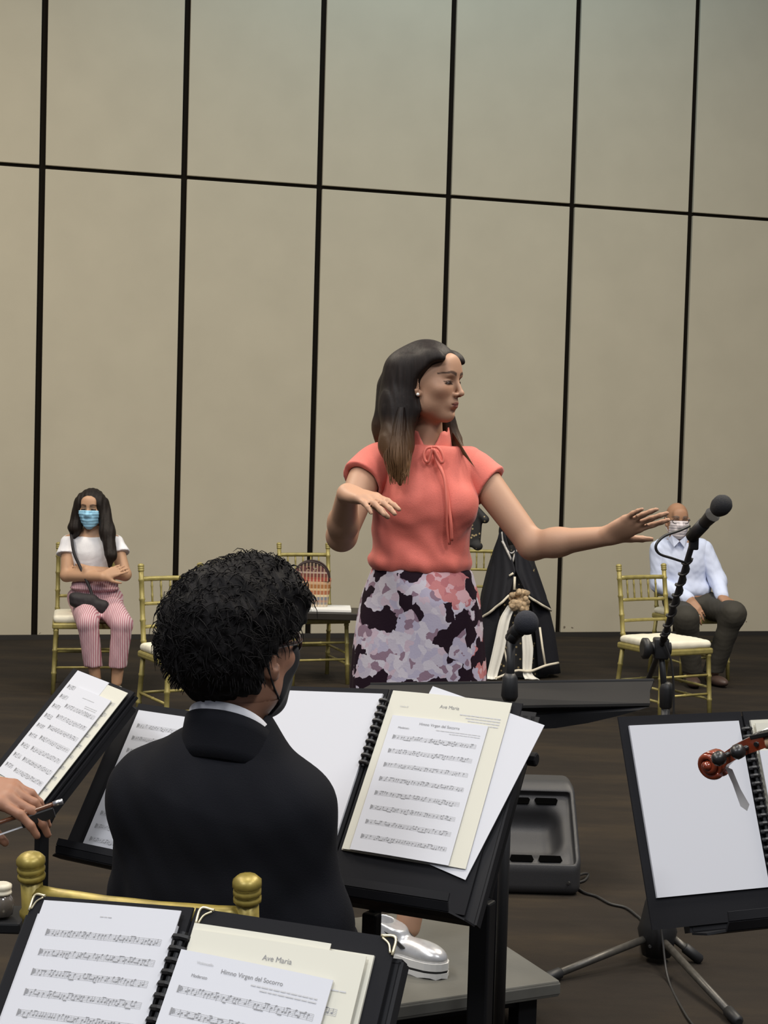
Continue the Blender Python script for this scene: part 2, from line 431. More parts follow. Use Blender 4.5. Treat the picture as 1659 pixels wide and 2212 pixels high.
def sheet(name, S, w, h, material, parent=None, thick=.0012, nu=9, nv=9):
    mb = MB(); n = nu*nv
    P = [S(w*i/(nu-1), h*j/(nv-1)) for j in range(nv) for i in range(nu)]; Q = [S(w*i/(nu-1), h*j/(nv-1), -thick) for j in range(nv) for i in range(nu)]
    fs = []
    for j in range(nv-1):
        for i in range(nu-1):
            a = j*nu+i; fs.append((a, a+1, a+nu+1, a+nu)); fs.append((n+a, n+a+nu, n+a+nu+1, n+a+1))
    bd = [i for i in range(nu)]+[j*nu+nu-1 for j in range(1, nv)]+[(nv-1)*nu+i for i in range(nu-2, -1, -1)]+[j*nu for j in range(nv-2, 0, -1)]
    for i in range(len(bd)): a, c = bd[i], bd[(i+1) % len(bd)]; fs.append((a, n+a, n+c, c))
    mb.add(P+Q, fs); o = mb.build(name, material, parent)
    return o
def print_music(parent, S, w, h, rows, top, pitch, left, right, seed, sp=.0017, dens=1.):
    rnd = random.Random(seed); mb = MB(); ml = MB()
    def rect(m, x0, y0, x1, y1, e=.0005, nx=1):
        for k in range(nx):
            a, c = lerp(x0, x1, k/nx), lerp(x0, x1, (k+1)/nx)
            m.add([S(a, y0, e), S(c, y0, e), S(c, y1, e), S(a, y1, e)], [(0, 1, 2, 3)])
    for r in range(rows):
        y = h-top-r*pitch
        if y-4*sp < .005: break
        x1 = w-right
        for k in range(5): rect(ml, left, y-k*sp-.00022, x1, y-k*sp+.00022, .0004, 4)
        rect(mb, left+.0008, y-4*sp, left+.0028, y+.0006); rect(mb, left+.0036, y-3.2*sp, left+.0050, y)      # clef
        rect(mb, left+.0058, y-2.8*sp, left+.0066, y-.6*sp)
        x = left+.012; bar = rnd.uniform(.03, .045)
        while x < x1-.004:
            step = rnd.choice((.0042, .0048, .0060, .0085))/dens
            pos = rnd.choice((0, 1, 2, 3, 4, 1, 2, 3))*sp*.9
            yy = y-pos; up = pos > 2*sp
            mb.add([S(x-.0013, yy, .0005), S(x-.0007, yy-.0009, .0005), S(x+.0007, yy-.0007, .0005), S(x+.0013, yy+.0001, .0005), S(x+.0007, yy+.0009, .0005), S(x-.0007, yy+.0007, .0005)], [tuple(range(6))])
            if up: rect(mb, x+.0010, yy, x+.0014, yy+.0052)
            else: rect(mb, x-.0014, yy-.0052, x-.0010, yy)
            if rnd.random() < .35 and x+step < x1-.006:
                yb = yy+.0052 if up else yy-.0052; rect(mb, x, yb-.0005, x+step, yb+.0005)
            bar -= step
            if bar < 0: rect(ml, x+step*.5, y-4*sp, x+step*.5+.0003, y); bar = rnd.uniform(.03, .045)
            x += step
        rect(ml, x1-.0004, y-4*sp, x1, y)
    if mb.v: mb.build('printed_notes', m_ink, parent)
    if ml.v: ml.build('printed_staves', m_inkl, parent)
def print_block(parent, S, x0, x1, ytop, lines, lh=.0032, seed=1, name='printed_credit'):
    rnd = random.Random(seed); mb = MB()
    for k in range(lines):
        x = x0+(rnd.uniform(0, (x1-x0)*.35) if k else 0)
        while x < x1:
            l = min(rnd.uniform(.004, .010), x1-x); y = ytop-k*lh
            mb.add([S(x, y, .0005), S(x+l, y, .0005), S(x+l, y+lh*.38, .0005), S(x, y+lh*.38, .0005)], [(0, 1, 2, 3)]); x += l+.0012
    mb.build(name, m_inkl, parent)

# ------------------------------------------------------------------ music stands
def plate(O, X, Y, N, x0, x1, y0, y1, t, bev=0.):
    mb = MB(); R = np.stack([X, Y, N], 1); mb.box(O+X*(x0+x1)/2+Y*(y0+y1)/2-N*t/2, ((x1-x0)/2, (y1-y0)/2, t/2), R, bev=bev); return mb
def music_stand(label, O, X, Y, N, w, h, postw=.018, post_off=0., lip=.055, desk_mat=None, perforated=False, knob=None, legs=True, post_back=.05, floor=0., name='music_stand'):
    """O: middle of the desk's lower edge; the desk rises along Y, its face looks along N."""
    base = O-N*post_back; base = V(base[0], base[1], floor)+X*post_off*V(1, 1, 0)
    t = thing(name, label, 'music stand', base, 'music stands')
    dm = desk_mat or m_dgrey; R = np.stack([X, Y, N], 1)
    if perforated:
        mb = MB()
        nx, ny = 15, 11; cw, chh = w/nx, h/ny
        for i in range(nx+1): mb.box(O+X*(-w/2+i*cw)+Y*h/2-N*.002, (.005 if 0 < i < nx else .009, h/2, .0015), R)
        for j in range(ny+1): mb.box(O+Y*(j*chh)-N*.002, (w/2, .005 if 0 < j < ny else .009, .0015), R)
        mb.build('desk', dm, t)
    else:
        mb = plate(O, X, Y, N, -w/2, w/2, 0, h, .004, .0015)
        de = mb.build('desk', dm, t)
        m2 = MB()
        for sx in (-1, 1): m2.box(O+X*sx*w/2+Y*h/2-N*.008, (.003, h/2, .008), R)
        m2.box(O+Y*h-N*.008, (w/2, .003, .008), R); m2.build('desk_rim', dm, de)
    if lip:
        pts = [(0, 0), (lip*.55, -.004), (lip*.86, -.002), (lip, .010), (lip*1.02, .024)]
        mb = MB()
        for i in range(len(pts)-1):
            (n0, y0), (n1, y1) = pts[i], pts[i+1]; c0, c1 = O+N*n0+Y*y0, O+N*n1+Y*y1
            hw0 = w/2-.02*(i >= 2); hw1 = w/2-.02*(i >= 1)
            nn = unit(np.cross(X, c1-c0))*.0035
            mb.add([c0-X*hw0, c0+X*hw0, c1+X*hw1, c1-X*hw1, c0-X*hw0+nn, c0+X*hw0+nn, c1+X*hw1+nn, c1-X*hw1+nn], [(0, 1, 2, 3), (4, 7, 6, 5), (0, 4, 5, 1), (3, 2, 6, 7), (0, 3, 7, 4), (1, 5, 6, 2)])
        mb.build('ledge', dm, t)
    ptop = V(base[0], base[1], O[2]-.02)
    mb = MB(); mb.box((ptop+base)/2+V(0, 0, .03), (postw, postw*.8, (ptop[2]-base[2])/2-.03), np.stack([unit(X*V(1, 1, 0)), unit(np.cross(V(0, 0, 1), X)), V(0, 0, 1)], 1), bev=.004); mb.build('post', m_black, t)
    mb = MB(); c = O+Y*h*.42-N*.022+X*post_off; mb.tube([c, lerp(c, ptop, .5)-N*.01, ptop-V(0, 0, .03)], .012, 10); mb.build('tilt_bracket', m_black, t)
    if knob is not None:
        mb = MB(); mb.lathe(knob, X, [(0, .006), (.012, .006), (.013, .013), (.028, .013), (.03, .010)], 10); mb.build('knob', m_black, t)
    if legs:
        for k in range(3):
            a = 2*math.pi*k/3+.5; d = V(math.cos(a), math.sin(a), 0)
            mb = MB(); mb.tube([base+V(0, 0, .16)+d*.01, base+d*.12+V(0, 0, .07), base+d*.26+V(0, 0, .011)], [.011, .010, .009], 8); mb.build('leg', m_black, t, True)
    return t
def comb_binding(O, Y, X, N, L, parent, n=20, r=.007):
    mb = MB(); mb.tube([O+N*.002, O+Y*L+N*.002], r*.62, 8)
    for i in range(n):
        c = O+Y*(L*(i+.5)/n)
        mb.tube([c+X*r*1.75-N*.001, c+X*r*1.2+N*r*.8, c+N*r*1.15, c-X*r*1.2+N*r*.8, c-X*r*1.75-N*.001], L/n*.26, 6)
    return mb.build('comb_binding', m_comb, parent)
def folder(label, O, X, Y, N, phi, w, h, ext=.02, cat='folder', left_material=None, comb_len=.9, side=.014, topext=.012, name='music_folder', foot=.004, combr=.007):
    """O: foot of the spine, lying on the desk; left wing turned by phi about the spine."""
    t = thing(name, label, cat, O, 'open music folders')
    XL = -(X*math.cos(phi)-N*math.sin(phi)); NL = np.cross(-XL, Y)
    plate(O, X, Y, N, .002, w+ext+side, -foot, h+topext, .003).build('cover', m_cover, t)
    plate(O, -XL, Y, NL, -(w+ext+side), -.002, -foot, h+topext, .003).build('cover', m_cover, t)
    Rt = plate(O+N*.004, X, Y, N, side, side+w, .003, h, .004).build('page_block', m_cream, t)
    Lt = plate(O+NL*.004, -XL, Y, NL, -(side+w), -side, .003, h, .004).build('page_block', left_material or m_paper, t)
    comb_binding(O+N*.005+Y*h*(.97-comb_len), Y, X, N, h*comb_len, t, n=int(20*comb_len)+1, r=combr)
    return t, XL, NL
# --- stand and folder between the boy and the conductor
K = 1.15
SC = EYE+(V(-.056, 2.332, .897)-EYE)*K
Xc, Yc, Nc = frame(-28.6, 54.7, .6); wc, hc = .216*K, .279*K
PHI = -R_(8.3)
fold, XLc, NLc = folder('open black folder with a blank left page and music on the right, beside the boy', SC+Nc*.010, Xc, Yc, Nc, PHI, wc, hc, comb_len=.45, side=.010, foot=.074, combr=.0055)
So = SC+Nc*.016
S1 = surf(So+Xc*.012+Yc*.004, Xc, Yc, Nc, .001, .003, wc, .0, hc)
sh = sheet('sheet_music', S1, wc, hc*1.01, m_cream); tag(sh, 'cream score headed Ave Maria in the folder beside the boy', 'sheet music', 'loose music sheets')
text_mesh('title', 'Ave Maria', .0098, lambda x, y: S1(x, y, .0006), wc*.52, hc*.925, m_ink, sh)
text_mesh('part_name', 'Violin II', .006, lambda x, y: S1(x, y, .0006), wc*.14, hc*.905, m_inkl, sh)
print_block(sh, S1, wc*.62, wc*.95, hc*.895, 4, .0056, 3)
S2 = surf(So+Xc*.030+Yc*.004, Xc, Yc, Nc, .005, .002, wc*.8, .0, hc)
w2, h2 = wc*.80, hc*.845
sh = sheet('sheet_music', S2, w2, h2, m_paper); tag(sh, 'white score headed Himno Virgen del Socorro lying on the cream score beside the boy', 'sheet music', 'loose music sheets')
text_mesh('title', 'Himno Virgen del Socorro', .0078, lambda x, y: S2(x, y, .0006), w2*.52, h2*.945, m_ink, sh)
print_block(sh, S2, w2*.50, w2*.95, h2*.918, 2, .0042, 5)
text_mesh('tempo_mark', 'Moderato', .006, lambda x, y: S2(x, y, .0006), w2*.16, h2*.905, m_ink, sh)
print_music(sh, S2, w2, h2, 8, .040, .0285, .014, .012, 11, .0019)
Xt, Yt = math.cos(.22)*Xc-math.sin(.22)*Yc, math.sin(.22)*Xc+math.cos(.22)*Yc
S3 = surf(So+Xc*.022+Yc*.040, Xt, Yt, Nc, -.0015, .0, wc, 0, hc)
sh = sheet('sheet_music', S3, wc, hc*.98, m_paper); tag(sh, 'blank white sheet sticking out crookedly behind the cream Ave Maria score', 'sheet music', 'loose music sheets')
Xd = Xc*math.cos(PHI/2)-Nc*math.sin(PHI/2); Nd = np.cross(Xd, Yc)
STC = SC-Nd*.016-Yc*.086+Xd*.03
music_stand('dark music stand holding the open folder beside the boy', STC, Xd, Yc, Nd, .54, .39, .015, post_off=.036, lip=.075)
mb = MB(); pe = STC+Nd*.046+Yc*.008+Xd*-.02; mb.box(pe, (.028, .011, .008), np.stack([Xd, Yc, Nd], 1), bev=.004)
tag(mb.build('eraser', mat('beige_rubber', (.46, .42, .30), .7)), 'small beige eraser on the ledge of the music stand beside the boy', 'eraser')
# --- a second, perforated stand behind it
OB = SC+Yc*-.005-Nc*.090+Xc*.115
music_stand('black perforated music stand half hidden behind the boy\'s folder', OB, Xc, Yc, Nc, .30, .36, .020, post_off=.125, lip=.03, desk_mat=m_black, perforated=True, knob=at(1128, 1637, (OB+Xc*.15+Yc*.2)[1]))

# --- right stand
X, Y, N = frame(22.7, 67.9, -.5); OR = V(.446, 2.322, .838); w, h = .216, .279
SR = OR+X*(w+.014)
t, XL, NL = folder('open black folder with a blank white page on the right-hand stand', SR+N*.004, X, Y, N, 0., w, h, ext=.016, comb_len=.90, topext=.016, foot=.045, side=.012, combr=.0046)
S = surf(SR+X*.016+Y*-.004, X, Y, N, .014, .0, w, 0, h)
sh = sheet('sheet_music', S, w, h*.99, m_cream); tag(sh, 'cream music sheet behind the violin scroll at the right edge', 'sheet music', 'loose music sheets')
S = surf(SR+X*.012+Y*.002, X, Y, N, .017, .0, w, 0, h)
sh = sheet('sheet_music', S, w, h*.80, m_paper); tag(sh, 'printed white music sheet under the violin neck at the right edge', 'sheet music', 'loose music sheets')
print_music(sh, S, w, h*.8, 8, .022, .025, .012, .012, 21)
music_stand('dark music stand at the right edge of the frame', SR-Y*.055+X*.06, X, Y, N, .46, .34, .020, post_off=.02, lip=.075)

# --- left stand
X, Y, N = frame(-49.5, 48.7, -3.2); OL = V(-.783, 2.998, .837)
So = OL
t = thing('music_folder', 'slim black folder on the left-hand stand by the bow hand', 'folder', OL, 'open music folders')
plate(So-N*.004, X, Y, N, -.045, .222, -.006, .288, .004).build('cover', m_cover, t)
plate(So-N*.012, X, Y, N, .0, .226, -.004, .284, .006).build('page_block', m_cover, t)
S = surf(So, X, Y, N, .003, .002, w, 0, .279)
sh = sheet('sheet_music', S, .216, .279, m_cream); tag(sh, 'cream score at the back of the left-hand stand', 'sheet music', 'loose music sheets')
print_music(sh, S, .216, .279, 9, .03, .026, .012, .012, 31)
S = surf(So-X*.006+Y*.020, X, Y, N, .0055, .0, .15, 0, .27)
sh = sheet('sheet_music', S, .140, .264, m_paper); tag(sh, 'white score at the left side of the left-hand stand', 'sheet music', 'loose music sheets')
print_music(sh, S, .140, .264, 9, .035, .025, .010, .006, 32, .0021)
S = surf(So+X*.042+Y*.010, X, Y, N, .0085, .0, .15, 0, .24)
sh = sheet('sheet_music', S, .150, .240, m_paper); tag(sh, 'smaller white score lying uppermost on the left-hand stand', 'sheet music', 'loose music sheets')
print_block(sh, S, .05, .10, .222, 1, .004, 8); print_block(sh, S, .08, .13, .208, 2, .004, 9)
print_music(sh, S, .150, .240, 7, .042, .027, .012, .010, 33, .0021)
music_stand('dark music stand at the left with a tilted stack of scores', OL+X*.085-N*.022-Y*.012, X, Y, N, .255, .275, .0135, post_off=.05, lip=.03)

# --- stand in front of the boy, mostly hidden by him
Xb, Yb, Nb = frame(-30, 56, 0); Zb = 3.0
Pbl = at(172, 1842, 2.95)
t = thing('music_folder', 'white pages in a dark folder half hidden behind the boy\'s back', 'folder', Pbl, 'open music folders')
plate(Pbl-Nb*.004, Xb, Yb, Nb, -.012, .45, -.008, .335, .004).build('cover', m_cover, t)
S = surf(Pbl, Xb, Yb, Nb, .002, .0, .22, 0, .31)
sh = sheet('sheet_music', S, .215, .318, m_paper); tag(sh, 'white score peeking out left of the boy\'s shoulder', 'sheet music', 'loose music sheets')
print_music(sh, S, .215, .318, 10, .03, .028, .012, .012, 41, .0021)
music_stand('dark music stand whose ledge shows left of the boy\'s back', Pbl+Xb*.20-Nb*.012-Yb*.014, Xb, Yb, Nb, .50, .34, .014, post_off=.0, lip=.05)

# --- foreground stand
X, Y, N = frame(-21.4, 53.8, .4); SF = V(-.275, 1.541, .756); w, h = .216, .279; PF = -R_(11.4)
t, XL, NL = folder('open black folder with metal corners in the foreground', SF-N*.006, X, Y, N, PF, w+.004, h+.004, ext=.020, topext=.024, comb_len=.97)
m_brass = mat('brass_corner', (.72, .64, .44), .35, .6)
for (xx, dx, Xd, Nd) in ((w+.0375, -1, X, N), (.008, 1, X, N), (w+.0375, -1, XL, NL), ):
    c = SF-N*.006+Xd*xx+Y*(h+.028); mb = MB()
    mb.tube(smooth_path([c+Xd*dx*.018+Nd*.001, c+Nd*.001+Xd*dx*.001, c-Y*.020+Nd*.001], 5), .0017, 6)
    mb.tube(smooth_path([c+Xd*dx*.016-Y*.002+Nd*.001, c+Xd*dx*.007-Y*.008+Nd*.001, c-Y*.018+Xd*dx*.003+Nd*.001], 5), .0013, 6)
    mb.build('metal_corner', m_brass, t, True)
S = surf(SF+XL*(w+.012)+Y*.020, -XL, Y, NL, .003, .002, w, 0, h)
sh = sheet('sheet_music', S, w, h, m_paper); tag(sh, 'printed left page of the foreground folder', 'sheet music', 'loose music sheets')
print_block(sh, S, .10, .118, h-.016, 1, .003, 4); print_music(sh, S, w, h, 9, .036, .0245, .022, .014, 51, .0018, 1.15)
S = surf(SF+X*.010+Y*.016, X, Y, N, .002, .002, w, 0, h)
sh = sheet('sheet_music', S, w*.80, h*.972, m_cream); tag(sh, 'hindmost cream sheet in the foreground folder', 'sheet music', 'loose music sheets')
S4 = surf(SF+X*.012+Y*.0, X, Y, N, .0045, .003, w, 0, h)
sh = sheet('sheet_music', S4, w, h, m_cream); tag(sh, 'cream score headed Ave Maria in the foreground folder', 'sheet music', 'loose music sheets')
text_mesh('title', 'Ave Maria', .0088, lambda x, y: S4(x, y, .0006), w*.53, h*.918, m_ink, sh)
print_block(sh, S4, w*.86, w*.94, h*.845, 1, .004, 6); print_music(sh, S4, w, h, 7, .062, .028, .10, .018, 55, .0018)
Xg, Yg = math.cos(.035)*X-math.sin(.035)*Y, math.sin(.035)*X+math.cos(.035)*Y
S5 = surf(SF+X*-.002-Y*.026, Xg, Yg, N, .010, .003, w*.9, .0, h)
w5, h5 = w*.885, h
sh = sheet('sheet_music', S5, w5, h5, m_paper); tag(sh, 'white score headed Himno Virgen del Socorro lying uppermost in the foreground folder', 'sheet music', 'loose music sheets')
text_mesh('title', 'Himno Virgen del Socorro', .0072, lambda x, y: S5(x, y, .0006), w5*.51, h5*.935, m_ink, sh)
text_mesh('part_name', 'Violoncello', .0048, lambda x, y: S5(x, y, .0006), w5*.19, h5*.955, m_inkl, sh)
text_mesh('tempo_mark', 'Moderato', .0052, lambda x, y: S5(x, y, .0006), w5*.18, h5*.900, m_ink, sh)
print_block(sh, S5, w5*.52, w5*.94, h5*.912, 2, .0042, 7)
print_music(sh, S5, w5, h5, 9, .040, .0255, .012, .010, 56, .0018, 1.2)
XM = X*math.cos(PF/2)-N*math.sin(PF/2); NM = np.cross(XM, Y)
music_stand('dark music stand at the bottom left carrying the foreground folder', SF-NM*.040-Y*.016, XM, Y, NM, .52, .30, .016, lip=.05)
# ------------------------------------------------------------------ podium
m_pod = mat('grey_podium_top', (.105, .102, .088), .8, var=.10, scale=6, bump=.15, bscale=80)
m_pode = mat('grey_podium_edge', (.09, .087, .076), .7, var=.1, scale=14)
PODZ = .15
d1, d2 = V(-.910, -.414, 0), V(-.414, .910, 0); pc = V(.499, 3.846, 0)
pr = np.stack([d1, d2, V(0, 0, 1)], 1); PWD, PDP = 1.05, .66; pcen = pc+d1*PWD/2+d2*PDP/2
t = thing('podium', 'low grey conductor\'s podium under the silver sneakers', 'podium', pcen)
mb = MB(); mb.box(pcen+V(0, 0, PODZ-.022), (PWD/2, PDP/2, .022), pr, bev=.005); tp = mb.build('top', m_pod, t)
mb = MB(); mb.box(pcen+V(0, 0, PODZ-.022), (PWD/2+.002, PDP/2+.002, .016), pr, bev=.004); mb.build('edge_band', m_pode, tp)
for sx in (-1, 1):
    for sy in (-1, 1):
        mb = MB(); mb.box(pcen+d1*sx*(PWD/2-.07)+d2*sy*(PDP/2-.07)+V(0, 0, .052), (.028, .028, .052), pr, bev=.003); mb.build('leg', m_black, t)
    mb = MB(); mb.box(pcen+d2*sx*(PDP/2-.07)+V(0, 0, .088), (PWD/2-.06, .012, .018), pr, bev=.003); mb.build('rail', m_black, t)
    mb = MB(); mb.box(pcen+d1*sx*(PWD/2-.07)+V(0, 0, .088), (.012, PDP/2-.06, .018), pr, bev=.003); mb.build('rail', m_black, t)

# ------------------------------------------------------------------ conductor's desk
m_cdesk = mat('conductor_desk_grey', (.028, .027, .026), .9, spec=.06)
zc = .972
A = [at(766, 1497, 3.40), at(800, 1479, 3.62), at(1412, 1470, 3.64), at(1404, 1492, 3.56), at(1404, 1519, 3.42), at(762, 1530, 3.36)]
t = thing('music_stand', 'wide dark conductor\'s desk in front of the floral skirt', 'music stand', V(.30, 3.52, 0), 'music stands')
mb = MB(); mb.prism(A, (0, 0, -.006)); mb.build('desk', m_cdesk, t)
mb = MB(); mb.tube([A[1], A[2]], .005, 8); mb.build('rim', m_black, t)
F = [A[5]-V(0, 0, .008)]+[A[4]-V(0, 0, .008)]+[at(x, y, 3.41) for x, y in ((1380, 1534), (1330, 1548), (1270, 1562), (1200, 1573), (1100, 1578), (1000, 1579), (880, 1576), (800, 1568))]
mb = MB(); mb.prism(F[::-1], (0, .014, 0)); mb.build('rear_edge_and_shade', m_black, t)  # black panel: turned-down rear edge plus the desk's underside shadow, modelled as a solid
mb = MB(); mb.tube([V(.30, 3.54, zc-.03), V(.30, 3.54, .05)], .016, 12); mb.build('post', m_black, t, True)
for k in range(3):
    a = 2*math.pi*k/3+.4; mb = MB(); mb.tube([V(.30, 3.54, .10), V(.30+.24*math.cos(a), 3.54+.24*math.sin(a), .012)], [.012, .010], 8); mb.build('leg', m_black, t, True)

# ------------------------------------------------------------------ microphones
m_mic = mat('black_mic_metal', (.012, .012, .013), .5)
m_foam = mat('mic_grille_dark', (.016, .016, .018), .85, bump=.8, bscale=900)
m_foam2 = mat('mic_foam_navy', (.020, .021, .028), .95, bump=.8, bscale=700)
m_cable = mat('black_cable', (.020, .019, .018), .5)
m_worn = mat('worn_dark_metal', (.075, .070, .062), .42, .4, var=.2, scale=60)
hub = V(.868, 4.449, 0)
t = thing('microphone_stand', 'tall black boom microphone stand with spread tripod legs on the right', 'microphone stand', hub, 'microphone stands')
mb = MB(); mb.lathe(hub+V(0, 0, .02), (0, 0, 1), [(0, .045), (.05, .055), (.075, .060), (.10, .052), (.16, .040), (.18, .034), (.185, .018)], 14); mb.build('hub', m_mic, t, True)
for (px, py, m_) in ((1180, 2113, m_worn), (1508, 2070, m_worn), (1592, 2204, m_worn)):
    e = ground(px, py, .014); a = hub+V(0, 0, .075)+unit((e-hub)*V(1, 1, 0))*.045
    mb = MB(); mb.tube([a, e], [.0115, .0115], 10); lg = mb.build('leg', m_, t, True)
    q = unit(e-a); mb = MB(); mb.tube([e-q*.055, e-q*.05, e+q*.006, e+q*.012], [.012, .0165, .0165, .010], 10); mb.build('rubber_foot', m_mic, lg, True)
J = at(1412, 1400, 4.449); J[0] = hub[0]+(J[0]-hub[0])*.5
mb = MB(); mb.tube([hub+V(0, 0, .18), V(hub[0], hub[1], .80)], .0135, 12); mb.tube([V(hub[0], hub[1], .78), J], .0095, 10); mb.build('post', m_mic, t, True)
mb = MB(); cl = V(hub[0], hub[1], .775); mb.lathe(cl, (0, 0, 1), [(0, .014), (.004, .019), (.06, .021), (.075, .017), (.08, .010)], 12); mb.build('height_clutch', m_mic, t, True)
tail = at(1374, 1545, 4.46); clip = at(1503, 1150, 3.98)
bd = unit(clip-J)
tail = J-bd*.20+V(-.01, 0, 0)
mb = MB(); mb.tube([tail, J, clip], [.0085, .0085, .0085], 10); mb.tube([J+bd*.05, J+bd*.10], .011, 10); mb.build('boom', m_mic, t, True)
mb = MB(); mb.tube([J-V(.045, 0, 0), J+V(.03, 0, 0)], .019, 12); mb.lathe(J+V(-.03, -.01, .0), V(-1, -.15, 0), [(0, .016), (.012, .032), (.026, .032), (.030, .022)], 14)
mb.box(J, (.022, .022, .032), bev=.006); mb.build('boom_clutch', m_mic, t, True)
mb = MB(); cd = unit(at(1560, 1090, 3.86)-clip); mb.tube([clip-cd*.025, clip+cd*.05], .0175, 12); mb.box(clip-bd*.03, (.012, .012, .03), bev=.004); mb.build('microphone_clip', m_mic, t, True)
# taped-on lumps where the cable is wound round the boom
def wound(a, b, turns, r, cr, name, parent):
    ax = b-a; n = turns*10; u_ = unit(np.cross(ax, V(0, 1, .2))); v_ = unit(np.cross(ax, u_))
    mb = MB(); mb.tube([a+ax*i/n+r*(math.cos(i*.628)*u_+math.sin(i*.628)*v_) for i in range(n+1)], cr, 6); return mb.build(name, m_cable, parent, True)
mic = at(1560, 1090, 3.86)
t2 = thing('microphone', 'black handheld microphone in the boom clip beside the old man\'s head', 'microphone', clip, 'microphones')
mb = MB(); mb.lathe(clip-cd*.035, cd, [(0, .009), (.006, .011), (.07, .0145), (.125, .0185), (.132, .021)], 14); mb.build('handle', m_mic, t2, True)
L = np.linalg.norm(mic-clip)
mb = MB(); mb.lathe(mic-cd*.028, cd, [(-.004, .016), (0, .021), (.012, .0255), (.020, .0268), (.026, .0268), (.036, .0255), (.046, .0195), (.052, .012), (.054, .003)], 18); mb.build('grille', m_foam, t2, True)
tc_ = thing('microphone_cable', 'black cable looping from the boom microphone down the stand', 'cable', clip)
lp = [at(1490, 1136, 4.02), at(1468, 1146, 4.0), at(1435, 1158, 3.98), at(1417, 1178, 3.97), at(1424, 1196, 3.98), at(1452, 1206, 4.0), at(1482, 1216, 4.03)]
mb = MB(); mb.tube(smooth_path(lp, 6), .0038, 6); mb.build('loop', m_cable, tc_, True)
wound(lerp(clip, J, .20), lerp(clip, J, .92), 8, .0115, .0036, 'wound_length', tc_)
mb = MB(); mb.tube(smooth_path([lerp(clip, J, .92), J+V(.03, -.03, -.05), V(hub[0]+.02, hub[1]-.025, .75), V(hub[0]+.02, hub[1]-.02, .4), V(hub[0]-.01, hub[1]-.06, .22), V(hub[0]+.0, hub[1]-.10, .08), ground(1445, 2120, .005), ground(1480, 2190, .005), ground(1510, 2230, .005)], 6), .0036, 6); mb.build('drop_length', m_cable, tc_, True)
mb = MB(); fl_pts = [ground(1240, 1912, .006), ground(1262, 1928, .006), ground(1288, 1936, .006), ground(1318, 1952, .006), ground(1350, 1960, .006), ground(1372, 1975, .006), ground(1388, 1992, .006), ground(1393, 2025, .03), hub+V(-.03, -.05, .06)]
mb.tube(smooth_path(fl_pts, 5), .005, 6)
tag(mb.build('speaker_cable', m_cable, None, True), 'thin dark cable running over the carpet from the monitor speaker to the tripod', 'cable')
# second microphone, on a straight stand
p0 = at(1100, 1520, 3.2); top = V(p0[0], p0[1], at(1108, 1385, 3.2)[2]); b0 = V(p0[0], p0[1], 0)
t = thing('microphone_stand', 'straight black microphone stand in front of the conductor\'s desk', 'microphone stand', b0, 'microphone stands')
mb = MB(); mb.tube([b0+V(0, 0, .1), top-V(0, 0, .10)], .0125, 10); mb.tube([top-V(0, 0, .12), top+V(0, 0, .0)], .0095, 10); mb.build('post', m_mic, t, True)
mb = MB(); mb.lathe(top-V(0, 0, .13), (0, 0, 1), [(0, .014), (.01, .019), (.05, .017), (.06, .011)], 10); mb.build('height_clutch', m_mic, t, True)
for k in range(3):
    a = 2*math.pi*k/3+.9; mb = MB(); mb.tube([b0+V(0, 0, .12), b0+V(.26*math.cos(a), .26*math.sin(a), .012)], .010, 8); mb.build('leg', m_mic, t, True)
bc = at(1137, 1345, 3.14); cd = unit(bc-at(1108, 1372, 3.22)); s0 = bc-cd*.115
mb = MB(); mb.tube([top, s0+cd*.055], [.011, .013], 10); mb.tube([s0+cd*.03, s0+cd*.08], .0165, 12); mb.build('microphone_clip', m_mic, t, True)
t = thing('microphone', 'foam-covered black microphone in front of the statue\'s white ribbons', 'microphone', s0, 'microphones')
mb = MB(); mb.lathe(s0, cd, [(0, .009), (.005, .012), (.08, .0155), (.095, .018)], 12); mb.build('handle', m_mic, t, True)
sdf_obj('windscreen', [el(bc, (.0265, .0265, .0265))], .003, m_foam2, t, disp=lambda p, d: d+.0006*noise(p, 420, 3))

# ------------------------------------------------------------------ monitor speaker
m_spk = mat('black_speaker_plastic', (.030, .030, .032), .5, bump=.25, bscale=500)
m_spk2 = mat('speaker_port_black', (.002, .002, .002), .9, spec=.0)
sx, sy = .515, 5.26
t = thing('monitor_speaker', 'black plastic monitor speaker lying on the carpet behind the stands', 'speaker', V(sx, sy, 0))
nrm = unit(V(.0, -.66, .75)); uu = V(1, 0, 0); vv = np.cross(nrm, uu); Rs = np.stack([uu, vv, nrm], 1); fc = V(sx, 5.19, .215)
ops = [bx((sx, sy+.01, .17), (.205, .20, .172), rad=.035), pl(fc, nrm, .02),
       bx(fc-nrm*.012, (.185, .150, .016), Rs, rad=.012, k=.006, mode='s'),
       bx(fc-nrm*.03, (.135, .085, .075), Rs, rad=.05, k=.06, mode='s')]
sdf_obj('cabinet', ops, .006, m_spk, t)
for (u0, v0) in ((-.10, .122), (0.0, .122), (.10, .122), (-.10, -.118), (0., -.118), (.10, -.118)):
    mb = MB(); c = fc+uu*u0+vv*v0-nrm*.027; s_ = 1 if v0 > 0 else -1
    mb.prism([c+uu*x+vv*y*s_ for x, y in ((-.036, -.012), (.036, -.012), (.042, .006), (.036, .014), (-.036, .014), (-.042, .006))][::s_], nrm*.003); mb.build('port', m_spk2, t)
mb = MB(); mb.tube(smooth_path([ground(1228, 1908, .05), ground(1252, 1890, .03), ground(1270, 1888, .012), ground(1262, 1902, .006), ground(1236, 1909, .006)], 5), .005, 6)
tag(mb.build('power_cable', m_cable, None, True), 'short loop of dark cable at the speaker\'s right corner', 'cable')

